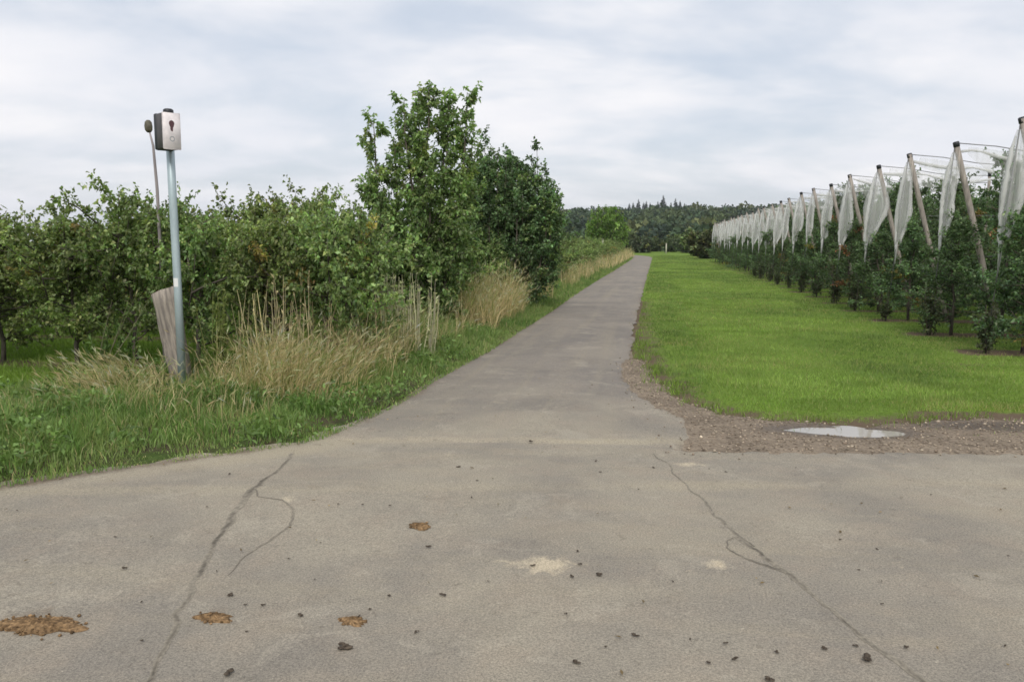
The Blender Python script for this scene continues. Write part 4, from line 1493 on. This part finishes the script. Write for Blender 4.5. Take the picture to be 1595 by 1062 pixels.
# --- dry tall straw grass
def straw_zone(n, x0, x1, y0, y1, hlo, hhi, mask, leanx=0.0, leany=0.0, wfac=1.0, spread=0.28):
    p_ = scatter(n, x0, x1, y0, y1, rs)
    p_ = p_[mask(p_)]
    if not len(p_):
        return
    z = np.where(inside(p_, verge_out), verge_z(p_), 0.0)
    h = rs.uniform(hlo * 0.7, hhi, len(p_)) * (0.45 + 0.75 * vnoise(p_, 0.35, 41))
    lean = np.column_stack([rs.normal(leanx, spread, len(p_)), rs.normal(leany, spread, len(p_))])
    t_ = rs.random((len(p_), 1))
    c_ = (np.array((0.78, 0.635, 0.385)) * t_ + np.array((0.54, 0.44, 0.245)) * (1 - t_)) * np.exp(rs.normal(0, 0.2, (len(p_), 1)))
    gr = rs.random(len(p_)) < 0.26
    c_[gr] = np.array((0.22, 0.27, 0.085)) * np.exp(rs.normal(0, 0.2, (gr.sum(), 1)))
    wd = rs.uniform(0.003, 0.0065, len(p_)) * wfac
    pos = np.column_stack([p_, z])
    blades(mb_s, pos, h, wd, lean, c_, rs, 0.35)
    # seed heads on a third of the stalks
    s_ = rs.random(len(p_)) < 0.5
    ln = np.linalg.norm(lean[s_], axis=1)
    tip = pos[s_] + np.column_stack([lean[s_] * h[s_][:, None], h[s_] * np.maximum(0.25, 1 - 0.5 * ln * 0.35)])
    m_n = s_.sum()
    dirs = unit(np.column_stack([lean[s_] * 1.3, np.full(m_n, 0.8)]) + rs.normal(0, 0.25, (m_n, 3)))
    for q in range(2):
        add_leaves(mb_s, tip - dirs * 0.10, unit(dirs + rs.normal(0, 0.12, (m_n, 3))), rs.uniform(0.08, 0.17, m_n), rs.uniform(0.004, 0.009, m_n) * wfac, np.clip(c_[s_] * 1.05, 0, 0.6), rs, 0.2, 0.1, 0.1)


dl = lambda p_: dist_poly(p_, EDGE_L)
nz_m = lambda p_, s_, sd_, th_: vnoise(p_, s_, sd_) > th_
straw_zone(5200, -4.95, -3.0, 7.6, 10.2, 0.28, 0.85, lambda p_: (dl(p_) > 0.55) & nz_m(p_, 0.42, 44, 0.40) & (rs.random(len(p_)) < sstep(0.3, 1.5, dl(p_))), 0.2, -0.15, 1.1, 0.42)
straw_zone(1300, -4.3, -2.9, 7.6, 9.6, 0.35, 0.65, lambda p_: (dl(p_) > 0.35) & nz_m(p_, 0.4, 45, 0.42), 0.35, -0.1)
straw_zone(2300, -4.0, -2.85, 9.6, 14.0, 0.4, 0.9, lambda p_: (dl(p_) > 0.55) & nz_m(p_, 0.6, 46, 0.50), 0.15, 0)
straw_zone(5500, -3.7, -2.75, 14.6, 18.4, 0.8, 1.25, lambda p_: (dl(p_) > 0.35) & nz_m(p_, 0.7, 47, 0.36), 0.1, 0, 1.3)
straw_zone(5000, -4.2, -2.75, 23.0, 52.0, 0.7, 1.15, lambda p_: (dl(p_) > 0.40) & nz_m(p_, 1.6, 48, 0.40), 0.0, 0, 2.4)
straw_zone(2600, -4.2, -2.7, 52.0, 108.0, 0.7, 1.2, lambda p_: (dl(p_) > 0.25), 0.0, 0, 5.0)
straw_zone(1600, -4.4, -2.3, 98.0, 112.0, 0.7, 1.3, lambda p_: (dl(p_) > 0.2) & inside(p_, verge_out), 0.0, 0, 7.0)
# flattened straw by the leaning post
straw_zone(1500, -6.5, -5.4, 7.2, 9.0, 0.22, 0.60, lambda p_: (np.abs(p_[:, 0] + 5.98 - (8.8 - p_[:, 1]) * 0.16) < 0.22), -0.42, -0.35, 1.1, 0.22)
straw_zone(500, -6.3, -5.5, 7.0, 8.6, 0.2, 0.45, lambda p_: nz_m(p_, 0.3, 49, 0.5), -0.2, -0.4)
straw_zone(500, -5.3, -3.4, 6.6, 8.0, 0.25, 0.5, lambda p_: (dl(p_) > 0.4), 0.2, -0.1)
so = mb_s.build('dry_grass', M_STRAW)
tag(so, 'straw-coloured tall dry grass standing on the verge', 'grass', kind='stuff')


# --- tall weeds with upright stalks
def weed(name, seed, n, rad_, hlo, hhi, cstem, cleaf, leaves=6, lean=(0, 0), wfac=1.0):
    rs_ = np.random.default_rng(seed)
    root = empty(name)
    sm, lm = MB(), MB()
    B, D, Lc = [], [], []
    for q in range(n):
        a_ = rs_.uniform(0, 6.28)
        r_ = math.sqrt(rs_.random()) * rad_
        b_ = np.array([math.cos(a_) * r_, math.sin(a_) * r_, -0.03])
        h_ = rs_.uniform(hlo, hhi)
        tp_ = b_ + np.array([rs_.normal(lean[0], 0.10) * h_, rs_.normal(lean[1], 0.10) * h_, h_])
        md = (b_ + tp_) / 2 + rs_.normal(0, 0.02, 3)
        t_ = rs_.random()
        sm.tube(np.array([b_, md, tp_]), np.array([0.0065, 0.005, 0.0025]) * wfac, 4, np.array(cstem) * math.exp(rs_.normal(0, 0.2)), cap=False)
        for m2 in range(leaves):
            s2 = rs_.uniform(0.2, 1.0)
            B.append(b_ + (tp_ - b_) * s2)
            D.append(unit(rs_.normal(0, 0.5, 3) + np.array([0, 0, 0.9])))
            Lc.append(np.array(cleaf) * math.exp(rs_.normal(0, 0.3)))
    B, D, Lc = np.array(B), np.array(D), np.array(Lc)
    add_leaves(lm, B, D, rs_.uniform(0.04, 0.11, len(B)), rs_.uniform(0.012, 0.028, len(B)) * wfac, np.clip(Lc, 0, 0.7), rs_, 0.2)
    sm.build('stalk', M_STRAW, root)
    lm.build('foliage', M_STRAW, root)
    return root


wa = weed('dry_weed_clump', 61, 60, 0.48, 0.8, 1.25, (0.62, 0.58, 0.43), (0.42, 0.43, 0.24), 8, wfac=1.25)
wa.location = (-3.55, 11.3, 0.08)
wa.scale = (1, 0.8, 1)
tag(wa, 'dense clump of pale grey-green dry weed stalks in front of the young tree', 'weeds')
for q, (x, y, n, r_, h0, h1, lab) in enumerate([(-4.9, 9.55, 16, 0.30, 0.75, 1.25, 'loose group of thin tall dry stalks nearest the galvanised pole'),
                                                (-4.35, 9.75, 22, 0.35, 0.85, 1.35, 'loose group of tall dry stalks before the apple trees, taller and crossed'),
                                                (-3.75, 10.3, 14, 0.35, 0.7, 1.1, 'sparse dry stalks between the crossed tall stalks and the young tree')]):
    o = weed('dry_stalk_clump', 70 + q, n, r_, h0, h1, (0.62, 0.53, 0.34), (0.50, 0.41, 0.24), 3, wfac=1.15)
    o.location = (x, y, 0.1)
    tag(o, lab, 'weeds', 'tall dry stalks on the verge')
o = weed('green_weed', 75, 12, 0.16, 0.7, 1.05, (0.20, 0.22, 0.08), (0.14, 0.19, 0.05), 22, wfac=1.4)
o.location = (-5.12, 9.0, 0.1)
tag(o, 'yellowish green leafy weed standing just past the galvanised pole', 'weeds')
o = weed('green_weed', 76, 16, 0.25, 0.35, 0.75, (0.14, 0.18, 0.06), (0.10, 0.16, 0.05), 22, wfac=1.6)
o.location = (-6.75, 9.3, 0.05)
tag(o, 'low green weeds at the foot of the orchard behind the leaning post', 'weeds')
o = weed('bent_stalk', 77, 4, 0.12, 0.9, 1.15, (0.30, 0.29, 0.18), (0.25, 0.25, 0.12), 4, (0.35, 0.1))
o.location = (-6.75, 9.05, 0.08)
tag(o, 'few slanting pale stalks leaning towards the weathered post', 'weeds')

# --- lawn on the right and the mown orchard floor on the left
mb_l = MB()
for n in (420000,):
    # density falls with distance while the blades drawn get wider
    e_ = -0.75
    u_ = rs.random(n)
    yy_ = (7.6 ** e_ + u_ * (120.0 ** e_ - 7.6 ** e_)) ** (1 / e_)
    p_ = np.column_stack([rs.uniform(-0.7, 1.0, n), yy_])
    p_[:, 0] = rs.uniform(-0.7, np.clip(6.2 + 0.15 * yy_, 6.5, 9.5))
    ins = inside(p_, grav_out)
    de = dist_poly(p_, LAWN_E)
    in_lawn = ~ins & ((p_[:, 0] > np.interp(p_[:, 1], LAWN_E[:5, 1][::-1], LAWN_E[:5, 0][::-1])) & (p_[:, 0] > -0.36)) & ((p_[:, 1] > 7.9) & (p_[:, 1] > np.interp(p_[:, 0], LAWN_E[3:, 0], LAWN_E[3:, 1])))
    fringe = ins & (rs.random(len(p_)) < 0.75 * np.exp(-de / 0.22) * sstep(0.45, 0.7, vnoise(p_, 0.28, 59)))
    p_ = p_[in_lawn | fringe]
    row_d = np.abs((p_[:, 1] - ROW_Y0 + ROW_DY / 2) % ROW_DY - ROW_DY / 2)
    strip = (row_d < 0.38) & (p_[:, 0] > 4.7)
    worn = np.exp(-((p_[:, 1] - (8.62 + 0.05 * p_[:, 0])) / 0.13) ** 2) * sstep(2.1, 2.8, p_[:, 0])
    dens_ = np.where(strip, 0.12, 1.0) * np.clip(sstep(0.0, 0.8, dist_poly(p_, LAWN_E)) + 1.5 * (vnoise(p_, 0.33, 60) - 0.42), 0.03, 1.0) * (1 - 0.75 * worn) * (0.35 + 0.9 * vnoise(p_, 0.5, 51))
    p_ = p_[rs.random(len(p_)) < dens_]
    tn = vnoise(p_, 0.9, 52) * 0.6 + vnoise(p_, 0.25, 53) * 0.4
    c_ = np.array((0.160, 0.248, 0.042)) * (1 - tn[:, None]) + np.array((0.262, 0.335, 0.090)) * tn[:, None]
    c_ = c_ * np.exp(rs.normal(0, 0.2, (len(p_), 1)))
    big_ = sstep(0.30, 0.75, vnoise(p_ * np.array([1, 0.55]), 1.7, 57))[:, None]
    c_ = c_ * (0.66 + 0.42 * big_) * (0.86 + 0.28 * sstep(0.3, 0.7, vnoise(p_, 0.42, 64)))[:, None] * np.where(big_ > 0.5, 1.0, np.array((0.93, 1.0, 1.05)))
    brn = 0.35 * sstep(0.5, 0.8, vnoise(p_ * np.array([0.7, 1.0]), 0.9, 63)) + sstep(0.55, 0.8, vnoise(p_ * np.array([0.6, 1.0]), 0.8, 58)) * sstep(1.6, 0.0, np.minimum(dist_poly(p_, LAWN_E), 5.2 - p_[:, 0]))
    yl = rs.random(len(p_)) < 0.05 + 0.45 * np.clip(brn, 0, 1)
    c_[yl] = np.array((0.36, 0.33, 0.14))
    wf = np.maximum(1.0, p_[:, 1] / 12.0)
    h = rs.uniform(0.022, 0.06, len(p_)) * (0.5 + 0.9 * tn)
    tris(mb_l, np.column_stack([p_, np.full(len(p_), 0.0)]), h, rs.uniform(0.004, 0.009, len(p_)) * wf, rs.uniform(0.1, 0.9, len(p_)), c_, rs)
# irregular taller clumps along the gravel edge
for (n, amp) in ((7000, 0.06),):
    i = rs.integers(0, len(g_in) - 1, n)
    p_ = g_in[i] + rs.normal(0, 0.10, (n, 2)) + np.array([0.03, 0.06])
    p_ = p_[(p_[:, 0] < 6.5) & (p_[:, 0] > -0.33) & nz_m(p_, 0.3, 55, 0.42)]
    c_ = np.array((0.17, 0.25, 0.04)) * np.exp(rs.normal(0, 0.28, (len(p_), 1)))
    blades(mb_l, np.column_stack([p_, np.full(len(p_), 0.015)]), rs.uniform(0.03, 0.10, len(p_)), rs.uniform(0.004, 0.008, len(p_)), rs.uniform(0.2, 0.9, len(p_)), c_, rs)
lo_ = mb_l.build('lawn_grass', M_GRASS)
tag(lo_, 'short bright green mown grass between track and nets', 'grass', kind='stuff')

mb_o = MB()
for (n, x0, x1, y0, y1) in [(110000, -13.0, -4.8, 3.0, 14.5), (22000, -16.0, -4.8, 14.5, 20.0)]:
    p_ = scatter(n, x0, x1, y0, y1, rs)
    p_ = p_[~inside(p_, verge_out) | (dist_poly(p_, verge_back) < 0.3)]
    row_d = np.abs((p_[:, 1] - 10.3 + 1.5) % 3.0 - 1.5)
    p_ = p_[~((row_d < 0.33) & (rs.random(len(p_)) < 0.75))]
    tn = vnoise(p_, 0.7, 56)[:, None]
    c_ = (np.array((0.13, 0.23, 0.032)) * (1 - tn) + np.array((0.20, 0.30, 0.05)) * tn) * np.exp(rs.normal(0, 0.2, (len(p_), 1)))
    tris(mb_o, np.column_stack([p_, np.full(len(p_), 0.0)]), rs.uniform(0.04, 0.11, len(p_)), rs.uniform(0.006, 0.012, len(p_)), rs.uniform(0.1, 0.9, len(p_)), c_, rs)
oo = mb_o.build('orchard_grass', M_GRASS)
tag(oo, 'mown green grass on the floor of the open orchard', 'grass', kind='stuff')

# --- gravel stones
OCT = np.array([(1, 0, 0), (-1, 0, 0), (0, 1, 0), (0, -1, 0), (0, 0, 1), (0, 0, -1)], float)
OCF = np.array([(0, 2, 4), (2, 1, 4), (1, 3, 4), (3, 0, 4), (2, 0, 5), (1, 2, 5), (3, 1, 5), (0, 3, 5)])
p_ = scatter(15000, -0.5, 6.0, 6.75, 12.0, rs)
p_ = p_[inside(p_, grav_out) & ~inside(p_, np.array([(1.68, 7.685)]) + (pud - np.array([(1.68, 7.685)])) * 1.02)]
on_r = inside(p_, road_out) | inside(p_, track_out)
p_ = p_[~on_r]
# some stones have been driven out on the asphalt
st2 = scatter(9000, -1.0, 4.0, 6.2, 12.0, rs)
st2 = st2[(inside(st2, road_out) | inside(st2, track_out)) & ~inside(st2, verge_out) & (st2[:, 0] > -0.95)]
ged = np.minimum(dist_poly(st2, EDGE_R), dist_poly(st2, np.array([(2.95, 7.11), (1.46, 6.9), (0.26, 6.74)])))
st2 = st2[rs.random(len(st2)) < 0.55 * np.exp(-ged / 0.10)]
n_in = len(p_)
p_ = np.vstack([p_, st2])
n = len(p_)
zst = grav_z(p_)
zst[n_in:] = np.where(inside(p_[n_in:], track_out), 0.044, 0.033)
s_ = rs.uniform(0.004, 0.016, n) * np.where(rs.random(n) < 0.06, 1.8, 1.0)
ang = rs.uniform(0, 6.28, n)
vv = OCT[None] * (s_[:, None, None] * rs.uniform(0.5, 1.2, (n, 6, 1)))
vv[:, :, 2] *= 0.7
ca, sa = np.cos(ang)[:, None], np.sin(ang)[:, None]
vx = vv[:, :, 0] * ca - vv[:, :, 1] * sa
vy = vv[:, :, 0] * sa + vv[:, :, 1] * ca
V = np.stack([vx + p_[:, 0:1], vy + p_[:, 1:2], vv[:, :, 2] + zst[:, None] + 0.004], -1)
t_ = rs.random((n, 1))
c_ = (np.array((0.34, 0.285, 0.215)) * t_ + np.array((0.20, 0.155, 0.115)) * (1 - t_)) * np.exp(rs.normal(0, 0.3, (n, 1)))
m_ = MB()
m_.add(V.reshape(-1, 3), [(OCF[None] + np.arange(n)[:, None, None] * 6).reshape(-1, 3)], np.repeat(np.clip(c_, 0, 0.8), 6, 0))
go = m_.build('gravel', M_STONE)
tag(go, 'loose reddish brown gravel on the shoulder beside the lawn', 'gravel', kind='stuff')

# --- bits of dead leaf, straw and grit blown on the asphalt
p_ = np.vstack([scatter(900, -4.6, 3.2, 2.6, 7.4, rs), scatter(900, -3.6, 0.4, 6.4, 20.0, rs)])
dd_ = np.minimum(dist_poly(p_, EDGE_L), dist_poly(p_, EDGE_R) + 0.1)
p_ = p_[(rs.random(len(p_)) < 0.10 + 0.9 * np.exp(-dd_ / 0.22)) & ~inside(p_, verge_out) & (inside(p_, road_out) | inside(p_, track_out))]
n = len(p_)
m_ = MB()
t_ = rs.random((n, 1))
c_ = (np.array((0.33, 0.24, 0.12)) * t_ + np.array((0.13, 0.10, 0.06)) * (1 - t_)) * np.exp(rs.normal(0, 0.3, (n, 1)))
a_ = rs.uniform(0, 6.28, n)
zl = np.where(inside(p_, track_out), 0.060, 0.042)
add_leaves(m_, np.column_stack([p_, zl]), np.column_stack([np.cos(a_), np.sin(a_), rs.uniform(0, 0.2, n)]), rs.uniform(0.012, 0.045, n), rs.uniform(0.005, 0.018, n), np.clip(c_, 0, 0.6), rs, 2.0, 0.15, 0.05)
li = m_.build('leaf_litter', M_STRAW)
tag(li, 'scattered bits of dead leaf and straw along the asphalt edges', 'litter', kind='stuff')

# ------------------------------------------------------------------ droppings and clods on the road
ICO_T = (1 + 5 ** 0.5) / 2
ICO = np.array([(-1, ICO_T, 0), (1, ICO_T, 0), (-1, -ICO_T, 0), (1, -ICO_T, 0), (0, -1, ICO_T), (0, 1, ICO_T), (0, -1, -ICO_T), (0, 1, -ICO_T), (ICO_T, 0, -1), (ICO_T, 0, 1), (-ICO_T, 0, -1), (-ICO_T, 0, 1)]) / 1.902
ICF = np.array([(0, 11, 5), (0, 5, 1), (0, 1, 7), (0, 7, 10), (0, 10, 11), (1, 5, 9), (5, 11, 4), (11, 10, 2), (10, 7, 6), (7, 1, 8), (3, 9, 4), (3, 4, 2), (3, 2, 6), (3, 6, 8), (3, 8, 9), (4, 9, 5), (2, 4, 11), (6, 2, 10), (8, 6, 7), (9, 8, 1)])


def lump(mb, c_, r_, col_, rs_, flat=0.7):
    v = ICO * (1 + rs_.normal(0, 0.16, (12, 1))) * np.array(r_) if np.ndim(r_) else ICO * (1 + rs_.normal(0, 0.16, (12, 1))) * r_
    v = v * np.array([1, 1, flat])
    a = rs_.uniform(0, 6.28)
    v = np.column_stack([v[:, 0] * math.cos(a) - v[:, 1] * math.sin(a), v[:, 0] * math.sin(a) + v[:, 1] * math.cos(a), v[:, 2]])
    mb.add(v + np.array(c_), [ICF], col_)


def droppings(u, v, rx, ry, n, label, seed, hmax=0.035):
    rs_ = np.random.default_rng(seed)
    x, y = G(u, v, 0.03)
    m2 = MB()
    # trodden fibrous base with a ragged outline
    na, nr = 40, 7
    th_ = np.linspace(0, 2 * math.pi, na, endpoint=False)
    edge = 1 + 0.20 * np.sin(2 * th_ + seed) + 0.14 * np.sin(5 * th_ + 2 * seed) + rs_.normal(0, 0.10, na)
    vs2 = [(0, 0, hmax * 0.6)]
    for q in range(1, nr + 1):
        f_ = q / nr
        for k2 in range(na):
            vs2.append((rx * f_ * edge[k2] * math.cos(th_[k2]), ry * f_ * edge[k2] * math.sin(th_[k2]), max(-0.003, hmax * (1 - f_ ** 1.6) * (0.55 + 0.5 * rs_.random())) - (0.004 if q == nr else 0)))
    fs2 = [(0, 1 + k2, 1 + (k2 + 1) % na) for k2 in range(na)]
    for q in range(nr - 1):
        for k2 in range(na):
            a2, b2 = 1 + q * na + k2, 1 + q * na + (k2 + 1) % na
            fs2.append((a2, a2 + na, b2 + na, b2))
    cc = np.array((0.195, 0.125, 0.064)) * np.exp(rs_.normal(0, 0.25, (len(vs2), 1)))
    m2.add(vs2, fs2, cc)
    for q in range(n):
        a2 = rs_.uniform(0, 6.28)
        r2 = rs_.random() ** 0.5 * (1.05 if rs_.random() < 0.75 else rs_.uniform(1.05, 1.6))
        sz = rs_.uniform(0.003, 0.011)
        lump(m2, (rx * r2 * math.cos(a2), ry * r2 * math.sin(a2), hmax * 0.6 * (1 - min(1, r2) ** 1.6) + sz * 0.1), sz, np.array((0.175, 0.112, 0.057)) * math.exp(rs_.normal(0, 0.35)), rs_, 0.65)
    o2 = m2.build('horse_dropping', M_DUNG)
    o2.location = (x, y, 0.034)
    return tag(o2, label, 'dung', 'horse droppings on the road')


droppings(60, 974, 0.18, 0.09, 110, 'largest flattened heap of horse dung, at the picture edge', 1, 0.030)
droppings(333, 963, 0.078, 0.045, 26, 'brown horse dung lump just past the long dark seam', 2, 0.026)
droppings(549, 968, 0.060, 0.040, 16, 'tan horse dung patch beside two small dark clods', 3, 0.02)
droppings(655, 820, 0.066, 0.050, 16, 'horse dung patch farthest from the viewer, alone in mid road', 4, 0.02)

CL = []
for q in range(5):
    rs_ = np.random.default_rng(800 + q)
    m2 = MB()
    for k2 in range(4):
        lump(m2, (rs_.normal(0, 0.009), rs_.normal(0, 0.009), 0.003 + 0.003 * k2), rs_.uniform(0.008, 0.014), (1, 1, 1), rs_, 0.7)
    CL.append(m2.mesh('soil_clod', M_CLOD, False))
clod_px = [(190, 885, 1.1), (220, 937, .8), (220, 997, .8), (355, 1048, 1.5), (538, 1008, 1.9), (471, 959, 1.3), (382, 942, .8), (359, 927, 1.2), (410, 942, .9), (576, 948, .7), (560, 958, .8), (669, 851, 1.2), (607, 927, .9), (690, 926, 1.1),
           (648, 984, .9), (382, 984, .7), (337, 889, .7), (322, 789, .8), (357, 738, 1.0), (180, 836, .7), (28, 795, .8), (565, 786, 1.), (527, 785, .8), (608, 787, .8), (743, 748, .8), (734, 774, .9), (715, 727, 1.2), (827, 689, 1.6), (935, 735, .9),
           (928, 718, .9), (994, 762, .7), (1130, 735, 1.), (1308, 840, .8), (1366, 855, .7), (1338, 887, .6), (1376, 940, .8), (1374, 905, .6), (1413, 1008, 1.), (1352, 1025, 1.8), (1332, 1005, .9), (1280, 1008, 1.1), (1145, 1025, 1.1), (1103, 1031, 1.),
           (1130, 1001, .9), (1210, 1015, .8), (1075, 996, .7), (988, 990, 1.2), (943, 1007, .7), (898, 1032, 1.1), (882, 955, .7), (833, 880, 1.1), (892, 898, 1.2), (935, 895, 1.3), (900, 858, .9), (903, 878, .9), (1192, 1057, 1.5), (1565, 1005, .8), (1570, 865, .7),
           (835, 611, 1.0), (1018, 728, .9), (872, 655, .8), (760, 905, .6), (490, 902, .5), (450, 870, .6), (1450, 770, .6), (1240, 728, .7), (1105, 730, .7), (500, 845, .5), (1048, 905, .6)]
BIG = {(355, 1048): 'dark soil clod near the picture bottom, just past the broad seam', (538, 1008): 'largest dark soil clod, just below the tan dung patch', (827, 689): 'lone dark soil clod at the mouth of the farm track',
       (1352, 1025): 'large dark soil clod right beside the thin long seam', (1192, 1057): 'dark soil clod at the picture bottom, before the thin long seam', (471, 959): 'dark soil clod midway between two brown dung lumps',
       (669, 851): 'dark soil clod just below the farthest dung patch', (935, 895): 'flat dark soil clod right of the pale sand patch'}
for q, (u, v, s2) in enumerate(clod_px):
    x, y = G(u, v, 0.035)
    o2 = bpy.data.objects.new('soil_clod', CL[q % 5])
    C.objects.link(o2)
    o2.location = (x, y, 0.036 if y < 6.6 else 0.046)
    o2.rotation_euler = (0, 0, q * 1.7)
    s3 = s2 * (0.66 if s2 > 1.05 else 0.52)
    o2.scale = (s3 * 1.15, s3 * 0.9, s3 * 0.55)
    tag(o2, BIG.get((u, v), 'small dark crumb of soil lying loose on the grey asphalt'), 'soil clod', 'soil crumbs on the road')



# ------------------------------------------------------------------ moist air between here and the hill
mb = MB()
mb.box((-1500, -430, -3.0), (1500, 1600, 75.0))
hz_o = mb.build('haze')
M_HAZE, g = new_mat('moist_air')
vp = g.n('ShaderNodeVolumePrincipled')
vp.inputs['Color'].default_value = (0.93, 0.95, 1.0, 1)
vp.inputs['Density'].default_value = 0.00016
vp.inputs['Anisotropy'].default_value = 0.2
ov = g.n('ShaderNodeOutputMaterial')
g.l(vp.outputs[0], ov.inputs['Volume'])
hz_o.data.materials.append(M_HAZE)
tag(hz_o, 'thin pale haze in front of the distant hill', 'haze', kind='stuff')
